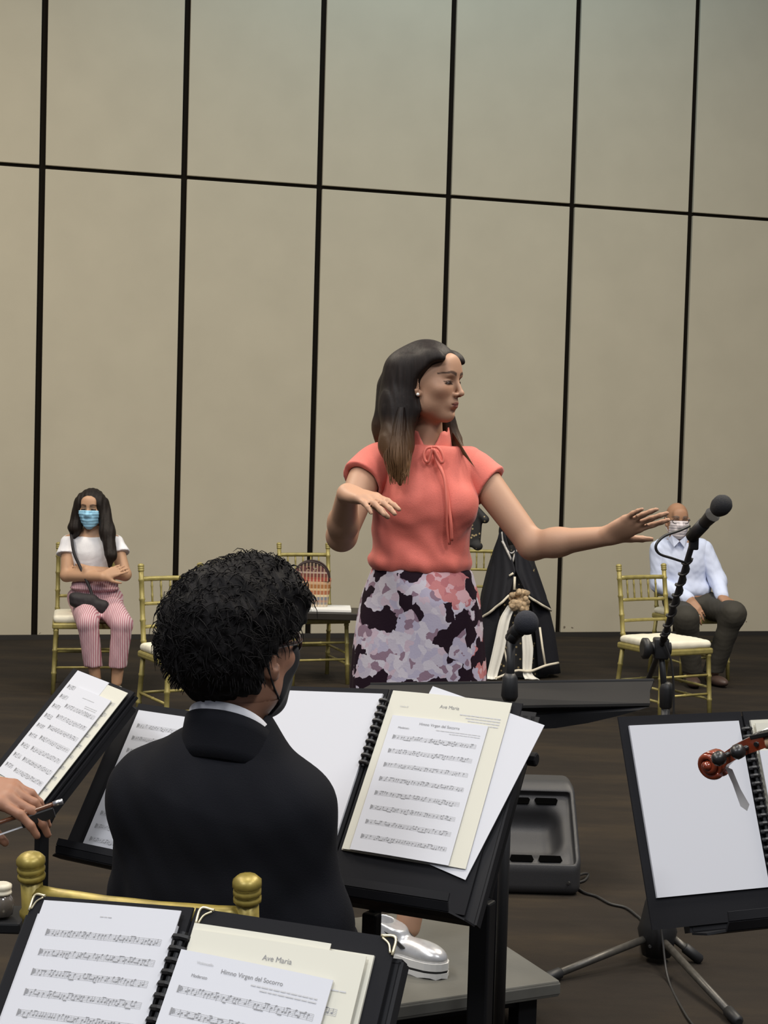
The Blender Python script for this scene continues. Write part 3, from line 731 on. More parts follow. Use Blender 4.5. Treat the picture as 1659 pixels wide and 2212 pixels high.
# ------------------------------------------------------------------ chair seat load: dark board, white cloth, woven bag
for ch in list(CH_BAG.children):
    if ch.name.startswith('cushion'): bpy.data.objects.remove(ch)
bzc = .428
bc_ = V(-.345, 9.47, 0)
mb = MB(); mb.box(bc_+V(.0, 0, bzc+.024), (.275, .17, .022), rotz(.05), bev=.004)
tag(mb.build('wooden_board', mat('dark_wood_board', (.020, .016, .012), .4, var=.2, scale=12)), 'dark board laid across the gold chair under the woven bag', 'board')
mb = MB(); mb.box(bc_+V(-.015, -.01, bzc+.057), (.165, .125, .010), rotz(.05), bev=.004)
tag(mb.build('folded_cloth', mat('white_cloth', (.74, .73, .70), .85)), 'folded white cloth on the dark board under the woven bag', 'cloth')
m_bag = mat('woven_bag', (.4, .15, .08), .75)
nd, lk, b = nodes_of(m_bag); tc = nd.new('ShaderNodeTexCoord'); sp = nd.new('ShaderNodeSeparateXYZ'); lk.new(tc.outputs['Object'], sp.inputs[0])
mr = nd.new('ShaderNodeMapRange'); mr.inputs[1].default_value = .495; mr.inputs[2].default_value = .785; lk.new(sp.outputs['Z'], mr.inputs[0])
rows = add_ramp(m_bag, mr.outputs[0], [(0, (.55, .48, .38)), (.05, (.22, .20, .19)), (.10, (.30, .18, .14)), (.15, (.16, .17, .20)), (.22, (.62, .50, .30)), (.27, (.36, .12, .05)), (.36, (.62, .42, .22)), (.41, (.35, .14, .04)), (.50, (.60, .36, .20)), (.56, (.28, .05, .03)), (.66, (.16, .04, .03)), (.74, (.42, .30, .26)), (.78, (.10, .03, .03)), (.9, (.03, .015, .012))], 'CONSTANT')
wv = nd.new('ShaderNodeTexWave'); wv.bands_direction = 'X'; wv.inputs['Scale'].default_value = 14; lk.new(tc.outputs['Object'], wv.inputs['Vector'])
mx = nd.new('ShaderNodeMix'); mx.data_type = 'RGBA'; lt = nd.new('ShaderNodeMapRange'); lt.inputs[1].default_value = .62; lt.inputs[2].default_value = .75; lt.inputs[4].default_value = .62; lk.new(wv.outputs['Fac'], lt.inputs[0])
lk.new(lt.outputs[0], mx.inputs[0]); lk.new(rows, mx.inputs[6]); mx.inputs[7].default_value = (.50, .37, .24, 1); lk.new(mx.outputs[2], b.inputs['Base Color'])
m_rim = mat('bag_rim_dark', (.03, .014, .012), .6)
bo = V(-.455, 9.50, bzc+.068)
t = thing('basket_bag', 'woven plaid basket bag with a dark arched handle on the gold chair', 'bag', bo)
def basket(u, v):
    a = 2*math.pi*u; ca, sa = math.cos(a), math.sin(a); e = .45
    X_ = math.copysign(abs(ca)**e, ca); Y_ = math.copysign(abs(sa)**e, sa)
    w_ = lerp(.108, .132, min(v/.9, 1)) if v <= .9 else .126; d_ = lerp(.055, .068, min(v/.9, 1)) if v <= .9 else .062
    z_ = .185*min(v/.9, 1) if v <= .9 else .185-.03*(v-.9)/.1
    return bo+V(w_*X_, d_*Y_, z_)
mb = MB(); mb.grid(basket, 40, 14, True); mb.add([basket(k/40, 0) for k in range(40)], [tuple(range(40))[::-1]]); mb.build('basket', m_bag, t, True)
for sgn in (-1, 1):
    yv = sgn*.062; mb = MB(); n = 24
    outer = [bo+V(.115*math.cos(math.pi*i/n), yv, .165+.122*math.sin(math.pi*i/n)**.85) for i in range(n+1)]
    # handle panel with two finger holes, made of strips
    cols = 30; rowsN = 14; pts = {}; vs = []; fs = []
    for i in range(cols+1):
        for j in range(rowsN+1):
            x = -.112+.224*i/cols; ztop = .122*max(0, 1-(x/.115)**2)**.5
            pts[i, j] = len(vs); vs.append(bo+V(x, yv, .165+ztop*j/rowsN))
    for i in range(cols):
        for j in range(rowsN):
            c_ = sum((vs[pts[a]] for a in ((i, j), (i+1, j), (i+1, j+1), (i, j+1))), V(0, 0, 0))/4-bo
            if any(((c_[0]-hx)/.013)**2+((c_[2]-.243)/.010)**2 < 1 for hx in (-.022, .022)): continue
            fs.append((pts[i, j], pts[i+1, j], pts[i+1, j+1], pts[i, j+1]))
    mb.add(vs, fs); m2 = MB(); m2.v = mb.v; m2.f = mb.f; m2.add([v+V(0, .004*sgn, 0) for v in vs], [f[::-1] for f in fs]); hp = m2.build('handle_panel', m_bag, t)
    m3 = MB(); m3.tube(outer, .006, 7); m3.build('handle_rim', m_rim, hp, True)

# ------------------------------------------------------------------ violins and bow
m_varn = mat('violin_varnish', (.20, .035, .014), .22, var=.3, scale=40, coat=.6)
m_neck = mat('violin_neck_wood', (.52, .36, .22), .5, var=.15, scale=60)
m_ebony = mat('ebony', (.012, .011, .011), .35)
m_string = mat('silver_string', (.6, .6, .62), .3, .9)
def violin(label, nut, toward_scroll, up):
    t = thing('violin', label, 'violin', nut, 'violins')
    Y_ = unit(toward_scroll); Z_ = unit(up-Y_*(up@Y_)); X_ = np.cross(Y_, Z_); P = lambda x, y, z: nut+X_*x+Y_*y+Z_*z
    mb = MB()                                                                   # neck
    for i in range(6):
        pass
    mb.grid(lambda u, v: P((.012+.005*v)*math.cos(math.pi*2*u), -.135*v+.004, (-.006-.002*v)+(.009+.003*v)*math.sin(math.pi*2*u)), 14, 6, True); mb.build('neck', m_neck, t, True)
    mb = MB(); mb.box(P(0, -.115, .007), (.0135, .135, .003), np.stack([X_, Y_, Z_], 1), bev=.001); mb.build('fingerboard', m_ebony, t)
    for k in range(4):
        mb = MB(); mb.tube([P((k-1.5)*.0055, .055-.012*k, .0), P((k-1.5)*.0055, 0, .0125), P((k-1.5)*.011, -.33, .028)], .0006, 4); mb.build('string', m_string, t)
    # pegbox and scroll
    mb = MB()
    sec = [(0, 0, .0125, .011), (.025, -.002, .0125, .012), (.050, -.007, .011, .011), (.072, -.014, .0095, .010), (.086, -.022, .0085, .009)]
    rings = []
    for (y, z, hx, hz) in sec: rings += [P(-hx, y, z-hz), P(hx, y, z-hz), P(hx, y, z+hz*.7), P(-hx, y, z+hz*.7)]
    fs = [(0, 3, 2, 1)]+[(4*i+k, 4*i+(k+1) % 4, 4*i+4+(k+1) % 4, 4*i+4+k) for i in range(4) for k in range(4)]+[(16, 17, 18, 19)]
    mb.add(rings, fs); pb = mb.build('pegbox', m_varn, t)
    sc = P(0, .100, -.020)
    mb = MB()
    mb.tube([sc-X_*.0115, sc+X_*.0115], .0185, 18)
    for sg in (-1, 1):
        pts = []; rr = []
        for i in range(44):
            q = i/43; a = -2.2+q*9.6; r = lerp(.0185, .0045, q)
            pts.append(sc+Y_*r*math.cos(a)+Z_*r*math.sin(a)+X_*sg*lerp(.0085, .0185, q)); rr.append(lerp(.0052, .0035, q))
        mb.tube(pts, rr, 8); mb.lathe(sc+X_*sg*.010, X_*sg, [(0, .009), (.009, .0065), (.0125, .0045), (.014, .002)], 10)
    mb.build('scroll', m_varn, t, True)
    for k, (y, sg) in enumerate(((.012, 1), (.030, -1), (.048, 1), (.064, -1))):
        c = P(0, y, -.002-.12*y); mb = MB(); mb.tube([c-X_*sg*.016, c+X_*sg*.022], .0036, 8)
        mb.lathe(c+X_*sg*.022, X_*sg, [(0, .0045), (.004, .0055), (.010, .0105), (.018, .0105), (.024, .006), (.026, .002)], 10); mb.build('peg', m_ebony, t, True)
    # body
    outl = [(-.130, .012), (-.135, .050), (-.155, .078), (-.185, .083), (-.215, .074), (-.240, .058), (-.265, .055), (-.290, .060), (-.315, .085), (-.350, .102), (-.395, .104), (-.435, .090), (-.470, .055), (-.482, .0)]
    sm = smooth_path([V(x, y, 0) for y, x in outl], 4); pr_ = [(p[1], p[0]) for p in sm]
    poly = [(y, x) for y, x in pr_]+[(y, -x) for y, x in pr_[::-1][1:]]
    mb = MB(); mb.prism([P(x, y, -.026) for y, x in poly], Z_*.030); mb.build('body', m_varn, t)
    mb = MB(); mb.box(P(0, -.33, .016), (.020, .002, .012), np.stack([X_, Y_, Z_], 1)); mb.build('bridge', m_neck, t)
    mb = MB(); mb.prism([P(x, y, .010) for x, y in ((-.012, -.385), (.012, -.385), (.020, -.470), (-.020, -.470))], Z_*.005); mb.build('tailpiece', m_ebony, t)
    return t, P
scp = at(1532, 1640, 2.12); bodyd = unit(at(1800, 1588, 1.98)-scp)
upv = V(-.05, -.12, 1.0)
VR, PV = violin('reddish violin whose scroll shows in front of the blank right-hand page', scp+bodyd*.100+V(0, 0, .014), -bodyd, upv)
mb = MB(); tg = [(1566, 1656), (1583, 1694), (1600, 1742), (1614, 1752), (1619, 1738), (1600, 1705), (1582, 1662)]
mb.prism([at(x, y, 2.10) for x, y in tg][::-1], (0, .0015, 0)); tag(mb.build('tag_strip', mat('grey_ribbon', (.66, .65, .64), .7)), 'limp greyish ribbon hanging from the violin\'s peg box', 'ribbon')
# bow in the left hand
t = thing('violin_bow', 'violin bow with dark frog and silver end held at the left edge', 'bow', at(128, 1737, 2.62))
B0, B1 = at(131, 1732, 2.60), at(-330, 1890, 2.50); bdv = unit(B1-B0); bup = unit(np.cross(bdv, V(0, 1, 0)));  bup = bup if bup[2] > 0 else -bup
m_stick = mat('bow_stick', (.10, .035, .015), .35, coat=.4)
mb = MB(); mb.tube([B0+bdv*.012, B1], [.0045, .0035], 8); mb.build('stick', m_stick, t, True)
mb = MB(); mb.tube([B0-bdv*.004, B0+bdv*.014], .0052, 8); mb.build('end_screw', m_string, t, True)
mb = MB(); mb.box(B0+bdv*.045-bup*.013, (.030, .006, .010), np.stack([bdv, np.cross(bup, bdv), bup], 1), bev=.003); mb.build('frog', m_ebony, t)
mb = MB(); mb.box(lerp(B0+bdv*.07, B1, .5)-bup*.020, (np.linalg.norm(B1-B0)*.42, .005, .0006), np.stack([bdv, np.cross(bup, bdv), bup], 1)); mb.build('bow_hair', m_paper, t)
# jar at the left edge
jc = at(3, 1955, 2.55)
t = thing('jar', 'small glass jar with a ridged pale lid at the left edge', 'jar', jc)
zf = jc[2]-.02
mg = mat('dim_glass', (.10, .085, .07), .15, spec=.6, coat=.5)
mb = MB(); mb.lathe(V(jc[0], jc[1], zf), (0, 0, 1), [(0, .012), (.004, .020), (.030, .022), (.036, .017), (.040, .015)], 14); mb.build('glass', mg, t, True)
mb = MB(); mb.lathe(V(jc[0], jc[1], zf+.040), (0, 0, 1), [(0, .0175), (.004, .0175), (.005, .0165), (.009, .0165), (.010, .0175), (.016, .0175), (.019, .012)], 14); mb.build('lid', mat('pale_lid', (.70, .64, .50), .5), t, True)
mb = MB(); mb.box(V(jc[0]-.10, jc[1]+.02, zf-.012), (.14, .05, .010), bev=.004); sb = mb.build('side_shelf', m_black); tag(sb, 'dark shelf top carrying the jar at the left edge', 'shelf')
mb = MB(); mb.tube([V(jc[0]-.12, jc[1]+.02, 0), V(jc[0]-.12, jc[1]+.02, zf-.02)], .012, 8); mb.build('shelf_post', m_black, sb, True)
mb = MB(); mb.lathe(V(jc[0]-.12, jc[1]+.02, 0), (0, 0, 1), [(0, .10), (.012, .10), (.016, .02)], 16); mb.build('shelf_foot', m_black, sb, True)

# ------------------------------------------------------------------ black-caped statue on the back row
m_cape = mat('black_cape_cloth', (.010, .010, .014), .75, bump=.4, bscale=60, spec=.3)
m_gown = mat('black_gown_gold_specks', (.008, .008, .008), .7)
nd, lk, b = nodes_of(m_gown); tc = nd.new('ShaderNodeTexCoord'); vo = nd.new('ShaderNodeTexVoronoi'); vo.inputs['Scale'].default_value = 34; lk.new(tc.outputs['Object'], vo.inputs['Vector'])
colr = add_ramp(m_gown, vo.outputs['Distance'], [(0, (.42, .33, .17)), (.22, (.30, .23, .12)), (.26, (.012, .011, .011)), (1, (.008, .008, .009))]); lk.new(colr, b.inputs['Base Color'])
m_trim = mat('cream_trim', (.66, .60, .48), .7)
m_silk = mat('white_silk_ribbon', (.74, .72, .66), .55, bump=.3, bscale=50)
m_flow = mat('old_gold_flowers', (.42, .30, .18), .6, var=.5, scale=60)
m_lace = mat('silver_lace', (.42, .40, .38), .5, .3, var=.3, scale=80)
Zs = 10.05; sc0 = at(1112, 1466, 9.9)
t = thing('draped_statue', 'life-size figure in a black cape with cream trim and white ribbons', 'statue', V(sc0[0], Zs, 0))
def capev(u, v):       # v 0 top .. 1 hem, u across the back from the left front edge round to the right front edge
    prof = [(1101, 6), (1101, 14), (1101, 22), (1102, 36), (1104, 51), (1108, 67), (1113, 83), (1118, 93)]
    z_t = [1.115, 1.06, .98, .86, .72, .55, .30, .03]
    q = v*7; i = min(int(q), 6); f_ = q-i; cx = lerp(prof[i][0], prof[i+1][0], f_); hw = lerp(prof[i][1], prof[i+1][1], f_)/318; z_ = lerp(z_t[i], z_t[i+1], f_)
    a = lerp(R_(-62), R_(242), u)
    cxw = at(cx, 1300, Zs)[0]; fold_ = 1+.05*math.sin(u*34+v*3)*v
    return V(cxw+hw*math.cos(a)*fold_, Zs+hw*.72*math.sin(a)*fold_, z_)
def gownv(u, v):
    a = 2*math.pi*u; hw = lerp(.07, .25, v**.8); z_ = lerp(1.0, .012, v)
    return V(at(1112, 1300, Zs)[0]+hw*math.cos(a)*(1+.04*math.sin(9*a)*v), Zs-.03+hw*.62*math.sin(a)*(1+.04*math.sin(9*a)*v), z_)
mb = MB(); mb.grid(gownv, 48, 20, True); mb.build('gown', m_gown, t, True)
mb = MB(); mb.grid(capev, 56, 22); g1 = MB(); g1.v = list(mb.v); g1.f = list(mb.f); cp = g1.build('cape', m_cape, t, True)
so = cp.modifiers.new('thickness', 'SOLIDIFY'); so.thickness = .008
# the cape closed over the chest: two front panels meeting at the clasp, opening below
for sg in (-1, 1):
    def pan(u, v, sg=sg):
        top_ = at(1100+sg*10, 1150, Zs-.09); clasp = at(1113, 1232, Zs-.17); edge = at(1040 if sg < 0 else 1178, 1342 if sg < 0 else 1320, Zs-.14)
        inner = lerp(lerp(top_, clasp, min(1, v*2)), lerp(clasp, at(1100 if sg < 0 else 1138, 1286, Zs-.20), max(0, v*2-1)), v)
        outer = lerp(at(1100+sg*22, 1150, Zs-.05), at(1032 if sg < 0 else 1190, 1340 if sg < 0 else 1318, Zs-.05), v)
        p = lerp(inner, outer, u); p[1] -= .05*math.sin(math.pi*u)*v+.012*math.sin(u*16+v*4)*v; return p
    mb = MB(); mb.grid(pan, 16, 16); pn = mb.build('cape_front', m_cape, t, True); so = pn.modifiers.new('thickness', 'SOLIDIFY'); so.thickness = .006
    mb = MB(); bot = [pan(i/9, 1.0)+V(0, -.010, 0) for i in range(10)]; mb.tube(bot, .009, 6); mb.build('trim', m_trim, pn, True)
def strip(pts, hw, name, material):
    mb = MB(); pts = smooth_path(pts, 5); hw = [hw]*len(pts) if not hasattr(hw, '__len__') else list(np.interp(np.linspace(0, 1, len(pts)), np.linspace(0, 1, len(hw)), hw))
    n_ = len(pts)
    mb.grid(lambda u, v: pts[int(round(v*(n_-1)))]+V((2*u-1)*hw[int(round(v*(n_-1)))], -.008*math.cos((2*u-1)*5), 0), 9, n_)
    o = mb.build(name, material, t, True); s_ = o.modifiers.new('thickness', 'SOLIDIFY'); s_.thickness = .004; return o
strip([at(1106, 1308, Zs-.22), at(1090, 1340, Zs-.24), at(1078, 1400, Zs-.25), at(1064, 1455, Zs-.26), at(1062, 1468, Zs-.28)], [.030, .036, .040, .036, .034], 'ribbon', m_silk)
strip([at(1122, 1312, Zs-.21), at(1133, 1345, Zs-.23), at(1140, 1400, Zs-.25), at(1139, 1452, Zs-.26), at(1150, 1468, Zs-.29)], [.020, .028, .037, .030, .050], 'ribbon', m_silk)
mb = MB(); mb.tube([at(1166, 1355, Zs-.22), at(1172, 1400, Zs-.24), at(1178, 1437, Zs-.25)], .008, 6); mb.build('trim', m_trim, t, True)
mb = MB(); mb.tube([at(1087, 1390, Zs-.23), at(1095, 1430, Zs-.24), at(1100, 1445, Zs-.25)], .006, 6); mb.build('trim', m_trim, t, True)
mb = MB(); mb.tube(smooth_path([at(1070, 1466, Zs-.27), at(1100, 1454, Zs-.27), at(1120, 1448, Zs-.27), at(1145, 1450, Zs-.27), at(1178, 1438, Zs-.26), at(1206, 1432, Zs-.18)], 4), .009, 6); mb.build('hem_trim', m_trim, t, True)
mb = MB(); mb.tube([at(1112, 1246, Zs-.18), at(1111, 1274, Zs-.2)], .009, 6); mb.tube([at(1100, 1244, Zs-.18), at(1109, 1238, Zs-.18)], .008, 6); mb.build('clasp_cord', m_trim, t, True)
fcx = at(1121, 1296, Zs-.24); rnd = random.Random(4); bq = bpy.data.objects.new('bouquet', None); 
ops = [el(fcx+V(rnd.uniform(-.055, .055), rnd.uniform(-.03, .02), rnd.uniform(-.06, .06)), (.019, .015, .019), k=.004) for _ in range(52)]
sdf_obj('bouquet', ops, .005, m_flow, t)
hd = at(1106, 1158, Zs-.03)
ops = [el(hd, (.062, .075, .085)), rc(hd+V(0, 0, -.05), hd+V(0, .01, -.16), .04, .06, k=.03)]
sdf_obj('head', ops, .007, mat('statue_dark_face', (.020, .015, .013), .6), t)
ops = [el(hd+V(-.004, .03, .03), (.085, .085, .105)), el(hd+V(.006, -.075, -.01), (.058, .07, .08), mode='s', k=.02)]
sdf_obj('veil', ops, .007, m_cape, t)
mb = MB()
for k in range(11):
    a = lerp(R_(150), R_(30), k/10); c = hd+V(.074*math.cos(a), -.055, .030+.070*math.sin(a)); mb.lathe(c, (0, -1, 0), [(0, .012), (.008, .010), (.012, .003)], 7)
mb.tube(smooth_path([hd+V(-.075, -.06, .03), hd+V(-.06, -.075, -.05), hd+V(-.01, -.10, -.11), hd+V(.035, -.085, -.06), hd+V(.05, -.07, .0)], 5), .006, 6)
mb.tube(smooth_path([hd+V(-.07, -.07, -.03), hd+V(-.02, -.105, -.13), hd+V(.0, -.11, -.17)], 5), .009, 6); mb.tube(smooth_path([hd+V(.045, -.075, -.04), hd+V(.01, -.105, -.13), hd+V(.0, -.11, -.17)], 5), .008, 6)
mb.build('lace_collar', m_lace, t, True)
# embroidered banner beside it, mostly behind the conductor
t = thing('banner', 'small dark brocade banner with gold specks next to the statue', 'banner', V(at(1012, 1200, 10.2)[0], 10.2, 0))
bp_ = V(at(1008, 1200, 10.12)[0], 10.12, 0)
mb = MB(); mb.tube([bp_, bp_+V(0, 0, 1.15)], .012, 8); mb.build('pole', m_black, t, True); mb = MB(); mb.lathe(bp_, (0, 0, 1), [(0, .12), (.012, .12), (.02, .02)], 14); mb.build('foot', m_black, t, True)
ops = [bx((at(1026, 1147, 10.12)[0], 10.14, at(1026, 1147, 10.12)[2]), (.046, .02, .115), roty(.05), rad=.02), el(at(1032, 1180, 10.12), (.035, .02, .03)), rc(at(1030, 1100, 10.15), at(1048, 1122, 10.12), .022, .028)]
sdf_obj('cloth', ops, .006, m_gown, t)
# ------------------------------------------------------------------ people
m_skin = mat('skin_tinted', (.5, .3, .2), .52, attr='Col', spec=.35, bump=.06, bscale=300)
def ramp01(x, a, b): return np.clip((x-a)/(b-a), 0, 1)
def head_ops(fem=True, ears=True):
    o = [el((0, -.015, .035), (.074, .093, .085)), el((0, .022, -.032), (.059 if fem else .063, .068, .084), k=.04),
         el((0, .066, -.098), (.019 if fem else .023, .020, .018), k=.035)]
    for s in (-1, 1):
        o += [el((s*.043, .004, -.066), (.020, .028, .024), k=.035), el((s*.041, .058, -.020), (.020, .018, .016), k=.03)]
    o += [rc((-.034, .080, .026), (.034, .080, .026), .009, k=.022), el((0, .070, .055), (.045, .02, .03), k=.03)]
    for s in (-1, 1): o.append(el((s*.031, .098, .004), (.017, .017, .0115), k=.012, mode='s'))
    for s in (-1, 1): o.append(el((s*.0315, .0745, .003), (.0150, .0125, .0100), k=.004))
    o += [rc((0, .086, .016), (0, .1075, -.026), .0062, .0082, k=.010), el((0, .110, -.030), (.0085, .0085, .0075), k=.006)]
    for s in (-1, 1): o.append(el((s*.0125, .097, -.034), (.0068, .0095, .0065), k=.006))
    o += [el((0, .080, -.0615), (.026, .016, .018), k=.016)]
    for s in (-1, 1): o += [rc((0, .0945, -.0580), (s*.018, .0865, -.0625), .0048, .0026, k=.004), rc((0, .0935, -.0705), (s*.016, .0865, -.0655), .0056, .0026, k=.004)]
    o.append(rc((-.020, .0905, -.0643), (.020, .0905, -.0643), .0014, k=.004, mode='s'))
    o.append(el((0, .089, -.082), (.014, .008, .005), k=.012, mode='s'))
    if ears:
        for s in (-1, 1): o += [el((s*.080, -.008, -.010), (.008, .021, .032), roty(s*.15)@rotz(-s*.45), k=.007), el((s*.087, .000, -.006), (.006, .012, .020), roty(s*.15)@rotz(-s*.45), k=.005, mode='s'), el((s*.076, .004, -.036), (.007, .010, .011), k=.006)]
    return o
def head_tint(q, base, lip, brow, eye, big=1.):
    x, y, z = np.abs(q[:, 0]), q[:, 1], q[:, 2]
    c = np.tile(np.array(base), (len(q), 1))
    def mixin(msk, col): nonlocal c; c = c*(1-msk[:, None])+np.array(col)*msk[:, None]
    blush = np.exp(-(((x-.045)/.022)**2+((z+.025)/.022)**2))*(y > .02); mixin(.25*blush, (base[0]*1.05, base[1]*.78, base[2]*.72))
    lp = ramp01(1-((x/.0215)**2+((z+.0645)/.0098)**2), 0, .35)*(y > .07); mixin(.8*lp, lip)
    ln = ramp01(1-((x/.021)**2+((z+.0643)/.0022)**2), 0, .5)*(y > .07); mixin(.9*ln, (lip[0]*.25, lip[1]*.2, lip[2]*.2))
    bz = .0265+.006*np.sin(np.clip((x-.012)/.042, 0, 1)*2.4)-.004*np.clip((x-.04)/.015, 0, 1)
    bw = ramp01(1.15-np.abs(z-bz)/np.interp(x, [.012, .03, .056], [.0058*big, .0056*big, .0022*big]), 0, .5)*(x > .011)*(x < .056)*(y > .035); mixin(.85*bw, brow)
    ex = (x-.0315)/.0165; ez = (z-.0005+.0035*ex*ex)
    ey = ramp01(1-((ex/1.12)**2+(ez/(.0064*big))**2), 0, .4)*(y > .045); mixin(.95*ey, eye)
    wh = ramp01(1-(((x-.0395)/.0045)**2+((z+.0005)/.0028)**2), 0, .5)*(y > .05); mixin(.4*wh, (.45, .40, .36))
    lid = ramp01(1-np.abs(z-(.0068-.0035*ex*ex))/.0018, 0, .6)*(np.abs(ex) < 1.1)*(y > .05); mixin(.9*lid, (eye[0]*.4, eye[1]*.4, eye[2]*.4))
    ns = ramp01(1-(((x-.007)/.0035)**2+((z+.0385)/.0026)**2), 0, .6)*(y > .085); mixin(.8*ns, (base[0]*.12, base[1]*.08, base[2]*.07))
    return c
def hand_ops(wrist, fwd, back, s, curl, spread=.10, sc=1., thumb=(.62, .72, -.15), tcurl=.35):
    f = unit(fwd); n = unit(back-f*(back@f)); l = np.cross(f, n)*s; o = []; W = np.asarray(wrist, float)
    lat = (.029, .0095, -.0105, -.028); dist = (.086, .091, .086, .077); seg = ((.041, .026, .020), (.046, .029, .021), (.042, .027, .020), (.033, .021, .018))
    for i in range(4):
        kn = W+f*dist[i]*sc+l*lat[i]*sc; o.append(rc(W+l*lat[i]*.55*sc+f*.006, kn, .0135*sc, .0105*sc, k=.016*sc))
    o.append(el(W+f*.045*sc-n*.004, (.034*sc, .040*sc, .014*sc), np.stack([l, f, n], 1), k=.015))
    for i in range(4):
        p = W+f*dist[i]*sc+l*lat[i]*sc; a = 0; r = .0092*sc*(.88 if i == 3 else 1)
        sp = (1.5-i)*spread
        for j in range(3):
            cu = curl[i]*(.75, 1.0, .7)[j]; a += cu; d = math.cos(a)*(math.cos(sp)*f+math.sin(sp)*l)-math.sin(a)*n
            p2 = p+d*seg[i][j]*sc; o.append(rc(p, p2, r, r*.88, k=.0045 if j else .008)); p = p2; r *= .88
    d = unit(f*thumb[0]+l*thumb[1]+n*thumb[2]); p = W+l*.020*sc+f*.016*sc
    for j, (L, r0, r1) in enumerate(((.046, .0145, .0115), (.033, .0108, .0095), (.026, .0092, .0070))):
        p2 = p+d*L*sc; o.append(rc(p, p2, r0*sc, r1*sc, k=.012 if j == 0 else .004)); p = p2; d = unit(d*math.cos(tcurl)+(f*.8-n*.5-l*.2)*math.sin(tcurl))
    return o
def multi(name, lists, vox, material, parent, disp=None, tint=None):
    vs = []; fs = []; n = 0
    for ops in lists:
        v, f = sdf_mesh(ops, vox, disp); vs.append(v); fs.append(f+n); n += len(v)
    v = np.concatenate(vs); return mesh_obj(name, v, np.concatenate(fs), material, parent, True, tint(v) if tint else None)
def cloth(amp, f=26., seed=1, sx=(1, 1, 1)):
    S_ = np.array(sx, float); return lambda p, d: d+amp*noise(p*S_, f, seed)+amp*.5*noise(p*S_, f*2.3, seed+1)
def skin_person(parent, body, head, M, T, s, base, lip, brow, eye, zcut, vb=.0045, vh=.0024, extra=None, name='body'):
    v1, f1 = sdf_mesh(body+xf(head, M, T, s), vb, hi=np.array([99, 99, zcut+1e-6])) if body else (np.zeros((0, 3)), np.zeros((0, 4), int))
    v2, f2 = sdf_mesh(xf(head, M, T, s)+[o for o in body if o.get('neck')], vh, lo=np.array([-99, -99, zcut-.02]))
    v = np.concatenate([v1, v2]); f = np.concatenate([f1, f2+len(v1)])
    q = (v-T)@M/s; cols = head_tint(q, base, lip, brow, eye, 1.45 if vh > .004 else 1.); far = np.linalg.norm(q, axis=1) > .19; cols[far] = base
    if extra: cols = extra(v, cols)
    return mesh_obj(name, v, f, m_skin, parent, True, cols)
def neck(a, b, ra, rb, k=.02): q = rc(a, b, ra, rb, k); q['neck'] = True; return q
def hair_mat(name, dark, tip=None, z0=0, z1=1, rough=.38, stretch=(120, 120, 6)):
    M = mat(name, dark, rough, var=.35, scale=1., stretch=stretch, spec=.22, bump=.5, bscale=1.)
    if tip:
        nd, lk, b = nodes_of(M); tc = nd.new('ShaderNodeTexCoord'); sp = nd.new('ShaderNodeSeparateXYZ'); lk.new(tc.outputs['Object'], sp.inputs[0])
        mr = nd.new('ShaderNodeMapRange'); mr.inputs[1].default_value = z1; mr.inputs[2].default_value = z0; lk.new(sp.outputs['Z'], mr.inputs[0])
        old = b.inputs['Base Color'].links[0].from_socket; mx = nd.new('ShaderNodeMix'); mx.data_type = 'RGBA'
        lk.new(mr.outputs[0], mx.inputs[0]); lk.new(old, mx.inputs[6]); mx.inputs[7].default_value = (*tip, 1); lk.new(mx.outputs[2], b.inputs['Base Color'])
    return M

# ------------------------------------------------------------------ the conductor
ZC = 4.05
def c(px, py, dz=0.): return at(px, py, ZC+dz)
P1 = thing('person', 'standing woman in a coral blouse and floral skirt conducting with raised arms', 'person', V(.05, 4.08, PODZ))
M = rotz(math.pi+R_(60))@rotx(R_(-2)); T = c(929, 826); s = .893
SK = (.43, .245, .155); 
shR, elR, wrR = c(797, 1010, .02), c(738, 1158, -.16), c(750, 1066, -.385)
shL, elL, wrL = c(1030, 1018, .04), c(1150, 1178, -.06), c(1312, 1158, -.17)
kneeA, ankA = ground(915, 2080, PODZ)+V(.01, .06, .50), ground(880, 2072, PODZ)+V(0, .02, .085)
kneeB, ankB = V(-.06, 4.20, PODZ+.50), V(-.135, 4.235, PODZ+.085)
hipA, hipB = c(945, 1340, .0), c(862, 1340, .04)
body = [neck(c(922, 880, .03), c(922, 965, .04), .040, .046, k=.02), el(c(915, 1065, .03), (.120, .075, .130)), el(c(910, 1190, .03), (.112, .08, .12), k=.05), el(c(907, 1310, .03), (.150, .095, .11), k=.05),
        rc(c(825, 1008, .02), c(1005, 1015, .04), .032, k=.04),
        rc(shR, elR, .047, .038, k=.03), rc(elR, lerp(elR, wrR, .35), .037, .038, k=.02), rc(lerp(elR, wrR, .3), wrR, .038, .026, k=.02),
        rc(shL, elL, .047, .038, k=.03), rc(elL, lerp(elL, wrL, .35), .037, .037, k=.02), rc(lerp(elL, wrL, .3), wrL, .037, .0255, k=.02),
        rc(hipA, kneeA, .078, .052, k=.04), rc(kneeA, lerp(kneeA, ankA, .35), .050, .049, k=.03), rc(lerp(kneeA, ankA, .3), ankA, .049, .034, k=.03),
        rc(hipB, kneeB, .078, .052, k=.04), rc(kneeB, lerp(kneeB, ankB, .35), .050, .049, k=.03), rc(lerp(kneeB, ankB, .3), ankB, .049, .034, k=.03)]
hR = unit(at(800, 1064, ZC-.42)-wrR)
body += hand_ops(wrR, at(796, 1076, ZC-.45)-wrR, V(.30, -.50, .80), -1, (.18, .22, .25, .28), .05, .95, thumb=(.7, .5, -.5))
body += hand_ops(wrL, at(1372, 1128, ZC-.21)-wrL, V(-.10, .80, .55), -1, (-.02, .05, .10, .16), .16, .93, thumb=(.55, .75, .2), tcurl=.15)
